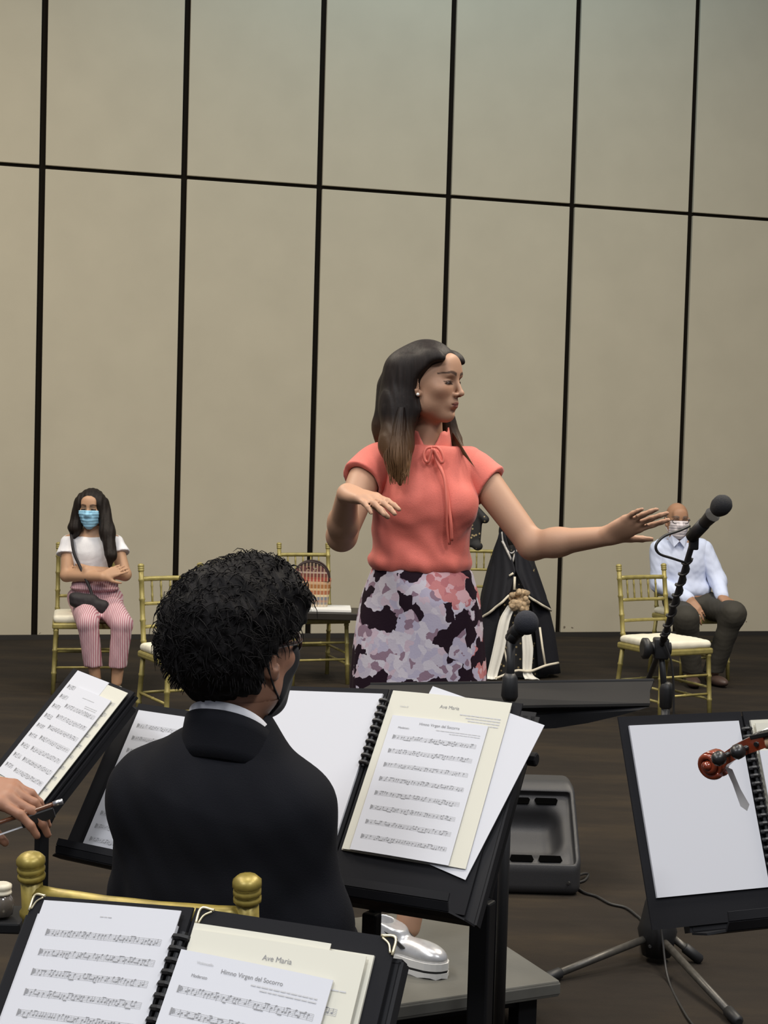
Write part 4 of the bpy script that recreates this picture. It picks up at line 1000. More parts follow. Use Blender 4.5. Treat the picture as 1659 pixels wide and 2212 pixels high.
skin_person(P1, body, head_ops(True), M, T, s, SK, (.22, .060, .050), (.022, .012, .009), (.020, .011, .008), 1.572, .0045, .0022)
# blouse
m_blo = mat('coral_blouse', (.66, .145, .105), .7, var=.05, scale=260, bump=.35, bscale=420, sheen=.2)
def blouse_disp(p, d):
    w = noise(p*np.array([1, 1, 1.]), 30, 3); z = p[..., 2]
    fold_ = np.sin((p[..., 0]-.12)*58+(z-1.3)*75+1.5*noise(p, 9, 6))*ramp01(1.40-z, 0, .16)*.0026
    puck = np.sin(p[..., 0]*150+2*noise(p, 12, 4))*ramp01(1.26-z, 0, .05)*.0014
    return d+.0022*w+fold_+puck
tors = [el(c(917, 1075, .03), (.144, .100, .135)), el(c(908, 1165, .03), (.129, .096, .12), k=.06), el(c(909, 1216, .03), (.141, .104, .045), k=.05),
        el(c(880, 1090, -.045), (.055, .045, .055), k=.05), el(c(985, 1092, -.035), (.058, .048, .055), k=.05), rc(c(826, 1000, .02), c(1012, 1008, .04), .050, k=.06), rc(c(880, 975, .04), c(975, 980, .05), .052, k=.05),
        rc(c(925, 958, .045), c(925, 985, .04), .056, .07, k=.04), pl(c(909, 1233), (0, 0, -1), .004), pl(c(925, 962), (0, 0, 1), .01)]
aR = unit(elR-shR); aL = unit(elL-shL)
slR = [rc(c(822, 1000, .02), shR+aR*.075, .057, .058), rc(shR, shR+aR*.085+V(-.012, 0, .018), .05, .054, k=.02), pl(shR+aR*.062, aR+V(-.3, 0, .15), .004), rc(shR+aR*.055, shR+aR*.16, .0475, k=.004, mode='s')]
slL = [rc(c(1008, 1008, .04), shL+aL*.07, .055, .055), rc(shL, shL+aL*.075+V(.012, 0, .015), .05, .052, k=.02), pl(shL+aL*.060, aL+V(.3, 0, .15), .004), rc(shL+aL*.05, shL+aL*.16, .0475, k=.004, mode='s')]
blo = multi('blouse', [tors, slR, slL], .0042, m_blo, P1, blouse_disp)
# stand collar, bow and ties
def collar(u, v):
    a = lerp(R_(lerp(-88, -56, v)), R_(lerp(268, 236, v)), u); p = c(926, lerp(975, 925, v)+12*max(0, -math.sin(a))*v, .036); r = lerp(.068, .056, v)
    return p+V(r*math.cos(a), r*.92*math.sin(a), .004*math.sin(u*40)*v)
mb = MB(); mb.grid(collar, 40, 6); co_ = mb.build('collar', m_blo, blo, True); so = co_.modifiers.new('thickness', 'SOLIDIFY'); so.thickness = .004
kn = c(934, 966, -.055)
m_tie = mat('coral_tie', (.68, .16, .115), .6)
for pts in (((934, 966), (922, 968), (916, 980), (918, 994), (925, 998), (930, 984), (934, 968)), ((934, 966), (944, 966), (953, 976), (958, 992), (954, 1000), (946, 988), (936, 969))):
    mb = MB(); mb.tube(smooth_path([c(x, y, -.060-.002*i) for i, (x, y) in enumerate(pts)], 4), .0042, 6); mb.build('bow_loop', m_tie, blo, True)
for pts in (((935, 967), (943, 995), (957, 1025), (962, 1050), (965, 1090), (967, 1140), (971, 1176)), ((936, 967), (948, 1000), (960, 1035), (968, 1080), (974, 1130), (976, 1168))):
    mb = MB(); zz = (-.058, -.066, -.078, -.086, -.092, -.082, -.074); mb.tube(smooth_path([c(x, y, zz[min(i, 6)]) for i, (x, y) in enumerate(pts)], 5), .0046, 6); mb.build('bow_tail', m_tie, blo, True)
# skirt
m_sk = mat('floral_skirt', (.5, .45, .5), .8, bump=.2, bscale=200, spec=.12)
nd, lk, b = nodes_of(m_sk); tc = nd.new('ShaderNodeTexCoord'); nz = nd.new('ShaderNodeTexNoise'); nz.inputs['Scale'].default_value = 22; nz.inputs['Detail'].default_value = 3; lk.new(tc.outputs['Object'], nz.inputs['Vector'])
ma = nd.new('ShaderNodeVectorMath'); ma.operation = 'MULTIPLY_ADD'; ma.inputs[1].default_value = (.055, .055, .055); lk.new(nz.outputs['Color'], ma.inputs[0]); lk.new(tc.outputs['Object'], ma.inputs[2])
def vor(scale): 
    v_ = nd.new('ShaderNodeTexVoronoi'); v_.inputs['Scale'].default_value = scale; lk.new(ma.outputs[0], v_.inputs['Vector']); q = nd.new('ShaderNodeSeparateColor'); lk.new(v_.outputs['Color'], q.inputs[0]); return v_, q
v1, q1 = vor(21); v2, q2 = vor(46); v3, q3 = vor(9)
petal = add_ramp(m_sk, q2.outputs[0], [(0, (.50, .45, .52)), (.30, (.58, .53, .58)), (.55, (.44, .40, .50)), (.72, (.54, .42, .48)), (.88, (.26, .17, .22))], 'CONSTANT')
coral = add_ramp(m_sk, q2.outputs[1], [(0, (.52, .20, .20)), (.5, (.60, .36, .38)), (.75, (.45, .16, .17))], 'CONSTANT')
mp_ = nd.new('ShaderNodeMath'); mp_.operation = 'GREATER_THAN'; mp_.inputs[1].default_value = .80; lk.new(q3.outputs[0], mp_.inputs[0])
m1 = nd.new('ShaderNodeMix'); m1.data_type = 'RGBA'; lk.new(mp_.outputs[0], m1.inputs[0]); lk.new(petal, m1.inputs[6]); lk.new(coral, m1.inputs[7])
dk = nd.new('ShaderNodeMath'); dk.operation = 'LESS_THAN'; dk.inputs[1].default_value = .37; lk.new(q1.outputs[1], dk.inputs[0])
m2 = nd.new('ShaderNodeMix'); m2.data_type = 'RGBA'; lk.new(dk.outputs[0], m2.inputs[0]); lk.new(m1.outputs[2], m2.inputs[6]); m2.inputs[7].default_value = (.016, .007, .013, 1); lk.new(m2.outputs[2], b.inputs['Base Color'])
prof = [(1226, 910, .128), (1236, 911, .137), (1290, 908, .160), (1340, 906, .170), (1400, 904, .178), (1500, 903, .187), (1580, 903, .195), (1690, 903, .204)]
def skirt(u, v):
    q = v*(len(prof)-1); i = min(int(q), len(prof)-2); f_ = q-i; y, x, w_ = (lerp(prof[i][k], prof[i+1][k], f_) for k in range(3)); a = 2*math.pi*u
    fl_ = 1+.030*v*math.sin(7*a+.8)+.014*v*math.sin(13*a)
    return c(x, y, .03)+V(w_*math.cos(a)*fl_, w_*.72*math.sin(a)*fl_, 0)
mb = MB(); mb.grid(skirt, 120, 40, True); sk = mb.build('skirt', m_sk, P1, True); so = sk.modifiers.new('thickness', 'SOLIDIFY'); so.thickness = .004
# hair
m_hair = hair_mat('brown_hair', (.013, .0085, .007), (.155, .080, .034), z0=1.46, z1=1.63, rough=.55)
hl = [el((0, -.017, .038), (.085, .103, .093)), el((0, -.050, -.02), (.082, .068, .10), k=.04)]
for s_ in (-1, 1): hl += [el((s_*.064, .040, .055), (.022, .045, .045), k=.03), el((s_*.074, -.02, -.03), (.017, .045, .09), k=.03)]
hl += [el((0, .098, -.010), (.074, .066, .096), k=.018, mode='s'), el((.082, .042, -.030), (.034, .048, .062), k=.015, mode='s'), el((.066, .066, .022), (.030, .040, .040), k=.02, mode='s'), el((-.066, .066, .022), (.022, .036, .036), k=.02, mode='s'), el((0, .115, .058), (.040, .05, .030), k=.02, mode='s'), rc((0, .10, .125), (0, -.02, .138), .0035, .002, k=.004, mode='s')]
hair = xf(hl, M, T, s)
hair += [rc(c(866, 800, -.0), c(858, 880, -.02), .046, .040, k=.04), rc(c(858, 880, -.02), c(856, 960, -.055), .040, .043, k=.04), rc(c(856, 960, -.055), c(862, 1010, -.10), .042, .026, k=.03), rc(c(862, 1010, -.10), c(864, 1045, -.115), .024, .006, k=.02),
         rc(c(850, 840, .05), c(838, 925, .05), .046, .040, k=.04), rc(c(838, 925, .05), c(828, 966, .05), .038, .018, k=.03), rc(c(880, 860, .08), c(880, 960, .09), .055, .045, k=.04),
         rc(c(965, 905, .075), c(980, 950, .065), .024, .020, k=.02), rc(c(980, 950, .065), c(1006, 984, .0), .018, .008, k=.02)]
def strands(p, d):
    q = (p-T)@M; a = np.arctan2(q[..., 0], q[..., 1]+.02); return d+.0007*np.sin(p[..., 0]*420+p[..., 1]*300+3*noise(p, 8, 5))*ramp01(T[2]+.05-p[..., 2], 0, .05)
hv, hf = sdf_mesh(hair, .0034, strands)
mbh = MB(); mbh.v = [tuple(v) for v in hv.tolist()]; mbh.f = [tuple(f) for f in hf.tolist()]; rs = np.random.RandomState(11)
for i in range(110):          # separate strands along the front lock and its ragged tips
    q = rs.uniform(0, 1); x0 = lerp(828, 884, q); ln = rs.uniform(.55, 1.)
    pts = [c(lerp(850, 884, q), 880, -.035-.045*math.sin(math.pi*q)), c(x0+4, 940, -.055-.055*math.sin(math.pi*q)), c(x0+rs.uniform(-3, 8), 990, -.085-.055*math.sin(math.pi*q)), c(lerp(x0, 868, .35)+rs.uniform(-5, 5), 990+58*ln, -.118-.02*q)]
    mbh.tube(smooth_path(pts, 4), list(np.linspace(.0026, .0006, 13)), 4, cap=False)
for i in range(30):
    q = rs.uniform(0, 1); pts = [c(975, 930, .06), c(lerp(988, 1000, q), 968, .02-.05*q), c(lerp(1004, 1026, q), lerp(985, 1010, q), -.03-.03*q)]
    mbh.tube(smooth_path(pts, 4), list(np.linspace(.0024, .0006, 9)), 4, cap=False)
mbh.build('hair', m_hair, P1, True)
ear = T+M@(V(.078, .008, -.047)*s)
mb = MB(); mb.lathe(T+M@(V(.081, .006, -.040)*s), M@V(1, 0, 0), [(0, .004), (.003, .005), (.006, .003), (.007, .001)], 10); mb.build('earring', mat('pearl', (.85, .82, .76), .2), P1, True)
# silver platform sneakers
m_silv = mat('silver_leather', (.60, .60, .61), .30, .55, var=.08, scale=60)
m_sole = mat('white_rubber_sole', (.66, .65, .63), .5)
m_blk = mat('black_elastic', (.010, .010, .011), .6)
def sneaker(heel, toe, parent):
    f = unit((toe-heel)*V(1, 1, 0)); l = np.cross(V(0, 0, 1), f); L = .262
    def at_(x, y, z): return heel+f*x+l*y+V(0, 0, z)
    def outline(sc, n=36):
        pts = []
        for i in range(n):
            a = 2*math.pi*i/n; x = L/2-L/2*math.cos(a); q = x/L
            w_ = np.interp(q, [0, .04, .15, .4, .65, .85, .96, 1], [.0, .020, .031, .032, .042, .040, .024, .0])*sc
            pts.append((x+(x-L/2)*(sc-1), w_*(1 if math.sin(a) >= 0 else -1)))
        return pts
    sh = bpy.data.objects.new('sneaker', None); link(sh, parent)
    if parent.get('_w') is not None: sh['_w'] = [0., 0., 0.]; sh.matrix_parent_inverse = Matrix.Translation(-Vector(parent['_w']))
    def slab(z0, z1, sc, name, m_, wav=0):
        o_ = outline(sc); mb = MB(); n = len(o_)
        lo = [at_(x, y, z0+wav*(1 if i % 3 else 0)) for i, (x, y) in enumerate(o_)]; hi = [at_(x, y, z1+.012*max(0, .25-x/L)) for x, y in o_]
        mb.add(lo+hi, [tuple(range(n))[::-1], tuple(range(n, 2*n))]+[(i, (i+1) % n, n+(i+1) % n, n+i) for i in range(n)]); return mb.build(name, m_, sh)
    slab(0, .016, 1.03, 'outsole', m_sole, .004); slab(.0155, .023, 1.015, 'stripe', m_blk); slab(.0225, .042, 1.03, 'midsole', m_sole)
    Rf = np.stack([f, l, V(0, 0, 1)], 1)
    up = [el(at_(.205, 0, .048), (.055, .036, .030), Rf), el(at_(.13, 0, .05), (.10, .033, .036), Rf, k=.03), el(at_(.06, 0, .065), (.058, .031, .045), Rf, k=.03), rc(at_(.045, 0, .07), at_(.055, 0, .108), .033, .032, k=.03), rc(at_(.09, 0, .07), at_(.10, 0, .10), .030, .028, k=.03),
          pl(at_(0, 0, .040), (0, 0, -1), .003), pl(at_(.06, 0, .120), (.25, 0, 1) @ np.array([f, l, V(0, 0, 1)]), .006), rc(at_(.06, 0, .10), at_(.045, 0, .16), .026, k=.006, mode='s')]
    sdf_obj('upper', up, .0035, m_silv, sh)
    for s_ in (-1, 1):
        mb = MB(); mb.prism([at_(.085, s_*.0325, .098), at_(.108, s_*.033, .092), at_(.150, s_*.030, .066), at_(.140, s_*.033, .062)], l*s_*.004); mb.build('elastic_gusset', m_blk, sh)
    return sh
th_ = unit((ground(958, 2098, PODZ)-ground(838, 2066, PODZ)))
tA = ground(964, 2114, PODZ); sneaker(tA-th_*.262, tA, P1)
tB = ground(752, 2022, PODZ); hB = tB+V(-.16, .10, 0)/np.linalg.norm(V(.16, .10, 0))*.262; sneaker(hB, tB, P1)

# ------------------------------------------------------------------ seated woman, back row left
P2 = thing('person', 'seated woman in a white top and pink striped trousers with crossed arms', 'person', V(-1.8, 9.0, 0))
def w(px, py, Z=9.02): return at(px, py, Z)
M2 = rotz(math.pi+R_(-2))@rotx(R_(-3)); T2 = w(197, 1099, 8.98); s2 = .93; SK2 = (.46, .27, .165)
eR, eL = w(144, 1243, 8.93), w(270, 1241, 8.93); wR, wL = w(222, 1246, 8.78), w(188, 1232, 8.85)
kR, kL = w(190, 1346, 8.66), w(263, 1348, 8.68); aR2, aL2 = w(207, 1470, 8.72), w(252, 1472, 8.72)
body = [neck(w(198, 1125, 9.0), w(198, 1165, 9.02), .042, .048), el(w(198, 1190), (.125, .09, .16)), rc(w(156, 1170), w(240, 1170), .045, k=.04), el(w(203, 1280), (.14, .11, .12), k=.05),
        rc(w(149, 1172), eR, .046, .037, k=.02), rc(eR, wR, .038, .028, k=.015), rc(w(249, 1172), eL, .046, .037, k=.02), rc(eL, wL, .038, .028, k=.015),
        rc(w(180, 1300), kR, .07, .05), rc(kR, aR2, .048, .032), rc(w(232, 1300), kL, .07, .05), rc(kL, aL2, .048, .032)]
body += hand_ops(wR, w(262, 1228, 8.83)-wR, V(.1, -.9, .4), 1, (.15, .2, .2, .2), .05, .9) + hand_ops(wL, w(165, 1228, 8.90)-wL, V(-.1, -.9, .4), -1, (.2, .2, .2, .2), .05, .9)
skin_person(P2, body, head_ops(True), M2, T2, s2, SK2, (.32, .09, .08), (.03, .018, .012), (.02, .012, .01), float(w(198, 1150)[2]), .007, .0042)
m_wht = mat('white_cotton_top', (.78, .77, .80), .8, bump=.3, bscale=160)
top2 = [[el(w(198, 1195), (.138, .108, .15)), el(w(200, 1248), (.132, .108, .06), k=.05), rc(w(168, 1172), w(230, 1172), .05, k=.04), pl(w(198, 1151), (0, -.25, 1), .01)],
        [rc(w(151, 1174), lerp(w(149, 1172), eR, .55)+V(-.012, 0, 0), .054, .068), rc(w(151, 1172), w(175, 1172), .052, k=.02), pl(lerp(w(149, 1172), eR, .38), eR-w(149, 1172), .004), pl(w(150, 1154), (-.3, -.2, 1), .01)], [rc(w(247, 1174), lerp(w(249, 1172), eL, .55)+V(.012, 0, 0), .054, .068), rc(w(246, 1172), w(222, 1172), .052, k=.02), pl(lerp(w(249, 1172), eL, .38), eL-w(249, 1172), .004), pl(w(248, 1154), (.3, -.2, 1), .01)]]
multi('top', top2, .007, m_wht, P2, cloth(.003, 30, 2))
m_pink = mat('pink_striped_cotton', (.52, .22, .26), .8)
nd, lk, b = nodes_of(m_pink); tc = nd.new('ShaderNodeTexCoord'); wv = nd.new('ShaderNodeTexWave'); wv.bands_direction = 'X'; wv.inputs['Scale'].default_value = 26; wv.inputs['Distortion'].default_value = .6; lk.new(tc.outputs['Object'], wv.inputs['Vector'])
lk.new(add_ramp(m_pink, wv.outputs['Fac'], [(.25, (.40, .16, .20)), (.6, (.60, .44, .46))]), b.inputs['Base Color'])
leg2 = [[el(w(205, 1288, 9.02), (.165, .13, .085)), el(w(205, 1262, 8.98), (.140, .125, .045), k=.03), rc(w(182, 1303, 9.0), kR, .085, .066, k=.05), rc(w(232, 1303, 9.0), kL, .085, .066, k=.05), el(w(205, 1270, 8.93), (.15, .08, .022), k=.01),
        rc(kR, w(203, 1446, 8.70), .062, .053, k=.008), rc(kL, w(254, 1446, 8.70), .062, .053, k=.008), pl(w(230, 1440, 8.70), (0, 0, -1), .004)]]
multi('trousers', leg2, .007, m_pink, P2, cloth(.0035, 34, 4))
m_hair2 = hair_mat('dark_brown_hair', (.012, .008, .006), rough=.6)
hl2 = xf([el((0, -.02, .035), (.092, .105, .10)), el((0, -.05, -.04), (.088, .07, .12), k=.04), el((.070, .02, .02), (.025, .05, .075), k=.03), el((-.070, .02, .02), (.025, .05, .075), k=.03), el((0, .10, -.012), (.060, .065, .088), k=.02, mode='s'), rc((0, .10, .14), (0, 0, .145), .004, k=.004, mode='s')], M2, T2, s2)
hl2 += [rc(w(172, 1090, 8.98), w(162, 1140, 8.95), .036, .040, k=.03), rc(w(162, 1140, 8.95), w(163, 1160, 8.98), .04, .02, k=.02), rc(w(224, 1090, 8.98), w(232, 1150, 8.92), .036, .046, k=.03), rc(w(232, 1150, 8.92), w(240, 1200, 8.86), .044, .034, k=.03), rc(w(240, 1200, 8.86), w(237, 1224, 8.85), .03, .010, k=.02)]
sdf_obj('hair', hl2, .006, m_hair2, P2, lambda p, d: d+.0016*np.sin(p[..., 0]*260+3*noise(p, 9, 2)))
def face_mask(parent, M, T, s, material, vox, low=-.118, high=-.014, pleat=.0014, wid=.066, loops=True):
    hops = grow(head_ops(True, ears=False), .008); hops = [o for o in hops if o['m'] == 'u']
    ops = xf(hops+[pl((0, 0, high), (0, -.12, 1), .004), pl((0, 0, low), (0, -.2, -1), .004), pl((0, .018, 0), (0, -1, -.15), .004), pl((wid, 0, 0), (1, 0, 0), .006), pl((-wid, 0, 0), (-1, 0, 0), .006)], M, T, s)
    o = sdf_obj('face_mask', ops, vox, material, parent, disp=lambda p, d: d+pleat*np.sin(((p-T)@M)[..., 2]*330))
    if loops:
        for sg in (-1, 1):
            mb = MB(); L_ = lambda x, y, z: T+M@(V(sg*x, y, z)*s)
            mb.tube(smooth_path([L_(.064, .030, -.022), L_(.078, .0, .012), L_(.084, -.018, -.01), L_(.076, .0, -.05), L_(.062, .028, -.082)], 4), .0016*max(1, vox/.003), 5); mb.build('ear_loop', material, o, True)
    return o
face_mask(P2, M2, T2, s2, mat('blue_surgical_mask', (.30, .58, .78), .75), .005)
m_shoe2 = mat('pale_metallic_shoe', (.62, .58, .50), .4, .2)
for (ax, ay) in ((207, 1490), (252, 1488)):
    g_ = ground(ax, ay, 0); p = V(w(ax, ay, 8.72)[0], 8.71, 0)
    sdf_obj('shoe', [el(p+V(0, -.06, .028), (.042, .085, .030)), el(p+V(0, .04, .035), (.034, .05, .038), k=.03), pl(p, (0, 0, -1), .003), rc(p+V(0, .03, .06), p+V(0, -.03, .10), .03, .03, k=.01, mode='s')], .006, m_shoe2, P2)
# crossbody bag
m_bagb = mat('black_nylon_bag', (.014, .011, .013), .7, bump=.3, bscale=90)
bgc = w(193, 1304, 8.80)
t = thing('crossbody_bag', 'small black crossbody bag on the lap of the seated woman', 'bag', bgc)
sdf_obj('pouch', [bx(bgc, (.118, .035, .042), roty(.22), rad=.032), rc(bgc+V(-.10, 0, .04), bgc+V(.02, 0, .03), .020, .028, k=.02)], .006, m_bagb, t, cloth(.003, 40, 3))
mb = MB(); mb.tube(smooth_path([w(153, 1146, 8.98), w(155, 1165, 8.90), w(160, 1195, 8.87), w(172, 1222, 8.86), w(186, 1252, 8.82), w(198, 1282, 8.80), bgc+V(.02, -.02, .03)], 4), .009, 6); mb.build('strap', m_bagb, t, True)

# ------------------------------------------------------------------ seated old man, back row right
P3 = thing('person', 'seated bald man in a pale blue shirt and dark trousers with white mask', 'person', V(2.1, 10.15, 0))
ZM = 10.12
def o_(px, py, dz=0.): return at(px, py, ZM+dz)
M3 = rotz(math.pi+R_(4))@rotx(R_(-2)); T3 = o_(1463, 1124, -.05); s3 = .98; SK3 = (.36, .195, .115)
eR, eL = o_(1424, 1262, -.02), o_(1551, 1254, -.06); wR, wL = o_(1490, 1296, -.26), o_(1560, 1291, -.22)
kR, kL = o_(1482, 1336, -.42), o_(1584, 1326, -.38); aR3, aL3 = o_(1495, 1450, -.32), o_(1540, 1452, -.25)
body = [neck(o_(1464, 1145, -.02), o_(1466, 1180, 0), .056, .062), el(o_(1472, 1215), (.16, .11, .2)), rc(o_(1428, 1180), o_(1515, 1180), .05, k=.05), el(o_(1485, 1290), (.16, .12, .12), k=.05),
        rc(o_(1424, 1188), eR, .05, .042), rc(eR, wR, .042, .032), rc(o_(1520, 1188), eL, .05, .042), rc(eL, wL, .042, .032), rc(o_(1465, 1305), kR, .075, .055), rc(kR, aR3, .052, .04), rc(o_(1525, 1305), kL, .075, .055), rc(kL, aL3, .052, .04)]
body += hand_ops(wR, o_(1510, 1326, -.34)-wR, V(-.3, -.5, .8), 1, (.35, .4, .4, .4), .06, 1.05) + hand_ops(wL, o_(1582, 1309, -.38)-wL, V(.1, -.3, .95), -1, (.12, .15, .2, .25), .12, 1.05)
skin_person(P3, body, head_ops(False), M3, T3, s3, SK3, (.3, .1, .08), (.12, .10, .09), (.02, .014, .012), float(o_(1465, 1165)[2]), .008, .0048)
m_shirt = mat('pale_blue_shirt', (.60, .66, .84), .8, bump=.2, bscale=120)
sh3 = [[el(o_(1472, 1220), (.185, .125, .18)), el(o_(1480, 1272), (.178, .135, .09), k=.06), rc(o_(1430, 1182), o_(1513, 1182), .062, k=.06), rc(o_(1465, 1168), o_(1466, 1182), .066, .085, k=.05), pl(o_(1480, 1298), (0, 0, -1), .01), pl(o_(1464, 1160), (0, -.35, 1), .01)],
       [rc(o_(1424, 1188), eR, .068, .058), rc(eR, lerp(eR, wR, .92), .058, .046, k=.03)], [rc(o_(1520, 1188), eL, .068, .058), rc(eL, lerp(eL, wL, .90), .058, .046, k=.03)]]
shirt3 = multi('shirt', sh3, .008, m_shirt, P3, cloth(.006, 24, 5))
for sg in (-1, 1):
    mb = MB(); cc = o_(1466, 1172, -.10); mb.prism([cc+V(0, -.03, .012), cc+V(sg*.05, .0, .05), cc+V(sg*.066, .02, .02), cc+V(sg*.035, -.025, -.03)], (0, .004, 0)); mb.build('collar', m_shirt, shirt3)
m_trou = mat('dark_olive_trousers', (.034, .030, .022), .8, bump=.2, bscale=120)
tr3 = [[el(o_(1490, 1300), (.185, .14, .085)), rc(o_(1468, 1308), kR, .092, .078, k=.05), rc(o_(1525, 1308), kL, .095, .076, k=.05), rc(kR, aR3, .074, .066, k=.05), rc(kL, aL3, .074, .066, k=.05), pl(o_(1515, 1452, -.28), (0, 0, -1))]]
multi('trousers', tr3, .008, m_trou, P3, cloth(.004, 26, 2))
m_ghair = mat('thin_grey_hair', (.10, .085, .07), .7)
hl3 = xf([el((0, -.030, .010), (.082, .090, .072)), pl((0, .018, .0), (0, 1, .35), .01), pl((0, 0, .062), (0, .5, 1), .01), pl((0, 0, -.075), (0, 0, -1), .01)], M3, T3, s3); sdf_obj('hair', hl3, .006, m_ghair, P3)
face_mask(P3, M3, T3, s3, mat('white_surgical_mask', (.70, .64, .66), .8), .005, low=-.122, high=-.006)
m_gl = mat('dark_glasses_frame', (.03, .022, .018), .4)
def glasses(parent, M, T, s, material, r=.0022, rim='full', lens=True):
    g_ = bpy.data.objects.new('glasses', None); link(g_, parent); g_['_w'] = [0., 0., 0.]
    L_ = lambda x, y, z: T+M@(V(x, y, z)*s)
    for sg in (-1, 1):
        pts = [L_(sg*(.033+.024*math.cos(a)), .098-.006*abs(math.cos(a))-.004, .002+.017*math.sin(a)) for a in np.linspace(0, 2*math.pi, 17)[:-1]]
        mb = MB(); mb.tube(pts, r, 6, closed=True); mb.build('rim', material, g_, True)
        mb = MB(); mb.tube([L_(sg*.057, .088, .006), L_(sg*.074, .06, .008), L_(sg*.080, .0, .010), L_(sg*.079, -.025, -.002)], [r*1.2, r*1.3, r*1.1, r], 6); mb.build('temple', material, g_, True)
    mb = MB(); mb.tube([L_(-.010, .097, .004), L_(0, .102, .007), L_(.010, .097, .004)], r, 6); mb.build('bridge', material, g_, True); return g_
glasses(P3, M3, T3, s3, m_gl, .0022)
m_shoe3 = mat('brown_leather_shoe', (.060, .036, .028), .5)
for (p, d_) in ((V(aR3[0], aR3[1], 0), V(-.05, -1, 0)), (V(aL3[0], aL3[1], 0), V(.35, -1, 0))):
    d_ = unit(d_); Rf = np.stack([np.cross(d_, V(0, 0, 1)), d_, V(0, 0, 1)], 1)
    sdf_obj('shoe', [el(p+d_*.07+V(0, 0, .035), (.046, .10, .036), Rf), el(p-d_*.02+V(0, 0, .045), (.040, .06, .05), Rf, k=.03), pl(p, (0, 0, -1), .003)], .007, m_shoe3, P3)

# ------------------------------------------------------------------ the boy in the black jacket
P4 = thing('person', 'seated boy in a black jacket seen from behind wearing glasses and black mask', 'person', V(-.2, 2.4, 0))
ZB = 2.30
def b_(px, py, dz=0.): return at(px, py, ZB+dz)
M4 = rotz(-R_(40))@rotx(R_(4)); T4 = b_(516, 1400); s4 = .95; SK4 = (.27, .138, .088)
RB = rotz(-R_(18)); fB = RB@V(0, 1, 0); rB = RB@V(1, 0, 0); TO = b_(474, 1800)
def tb(x, y, z): return V(TO[0], TO[1], 0)+rB*x+fB*y+V(0, 0, z)
zsh = float(b_(480, 1700)[2])
hipz = .53
elbR, elbL = tb(.150, .02, .80), tb(-.150, .06, .80); wriR, wriL = tb(.10, .29, .665), tb(-.08, .30, .84)
kneR, kneL = tb(.085, .44, .55), tb(-.12, .44, .55)
body = [neck(T4+M4@(V(0, -.028, -.06)*s4), tb(.014, -.006, 1.07), .048, .054, k=.02), el(tb(0, 0, .85), (.15, .09, .22), RB), rc(tb(-.10, 0, 1.0), tb(.10, 0, 1.0), .04, k=.05), el(tb(0, .02, .58), (.15, .11, .12), RB, k=.05),
        rc(tb(.125, 0, .98), elbR, .040, .036), rc(elbR, wriR, .036, .028), rc(tb(-.125, 0, .98), elbL, .040, .036), rc(elbL, wriL, .038, .028), rc(tb(.08, .03, hipz), kneR, .07, .055), rc(tb(-.08, .03, hipz), kneL, .07, .055), rc(kneR, tb(.10, .42, .09), .05, .035), rc(kneL, tb(-.12, .42, .09), .05, .035)]
body += hand_ops(wriR, fB*1.+V(0, 0, -.45), V(0, 0, 1)+fB*.4, -1, (.25, .28, .3, .33), .06, .98) + hand_ops(wriL, fB+rB*.3, V(0, 0, 1), 1, (.5, .5, .5, .5), .05, .98)
skin_person(P4, body, head_ops(False), M4, T4, s4, SK4, (.2, .08, .06), (.01, .008, .007), (.01, .008, .007), float(b_(500, 1530)[2]), .006, .0028)
m_jack = mat('black_suit_cloth', (.0085, .0088, .0115), .9, bump=.25, bscale=500, spec=.12)
jk = [[el(tb(0, .0, .86), (.150, .112, .22), RB), el(tb(0, -.005, .985), (.140, .098, .09), RB, k=.06), rc(tb(-.115, .0, .985), tb(.115, .0, .985), .060, k=.06), rc(tb(.022, .0, 1.085), tb(0, 0, 1.0), .064, .105, k=.06), el(tb(0, .02, .62), (.175, .125, .15), RB, k=.06), rc(tb(-.122, .0, .98), elbL, .060, .054, k=.04), rc(elbL, lerp(elbL, wriL, .93), .060, .046, k=.04),
       rc(tb(.122, .0, .98), elbR, .060, .054, k=.04), rc(elbR, lerp(elbR, wriR, .93), .060, .046, k=.04), rc(tb(.012, -.008, 1.09), T4+M4@(V(0, -.02, -.02)*s4), .064, .060, k=.004, mode='s')]]
jacket = multi('jacket', jk, .006, m_jack, P4, lambda p, d: d+.0035*noise(p, 17, 3)+.002*noise(p, 38, 5))
def ring(r0, r1, z0, z1, name, material, a0, a1, parent, yo=0., drop=0.04):
    def fn(u, v):
        a = lerp(R_(a0), R_(a1), u); r = lerp(r0, r1, v); fr = .5+.5*math.sin(a); return tb(.019+r*math.cos(a), -.010+yo+r*.95*math.sin(a), lerp(z0, z1, v)-drop*fr**1.1)
    mb = MB(); mb.grid(fn, 40, 5); o = mb.build(name, material, parent, True); s_ = o.modifiers.new('thickness', 'SOLIDIFY'); s_.thickness = .004; return o
m_wsh = mat('white_shirt_collar', (.66, .66, .70), .75)
ring(.084, .0715, 1.072, 1.143, 'jacket_collar', m_jack, -250, 60, jacket, drop=.098)
ring(.068, .0650, 1.100, 1.154, 'shirt_collar', m_wsh, -245, 62, P4, drop=.098)
for sg in (1, -1):
    mb = MB(); p0_, p1_ = tb(sg*.060, .030, 1.088), tb(sg*.040, .085, 1.01)
    mb.prism([p0_, tb(sg*.072, .045, 1.045), tb(sg*.058, .094, 1.0), p1_][::sg], rB*-sg*.004); mb.build('collar_point', m_wsh, P4)
    mb = MB(); mb.tube(smooth_path([tb(sg*.075, .035, 1.065), tb(sg*.092, .075, 1.02), tb(sg*.078, .125, .95), tb(sg*.035, .150, .85)], 5), .012, 8); mb.build('neck_ribbon', mat('dark_red_ribbon', (.085, .012, .012), .6), P4, True)
m_bt = mat('black_trousers', (.008, .008, .010), .85)
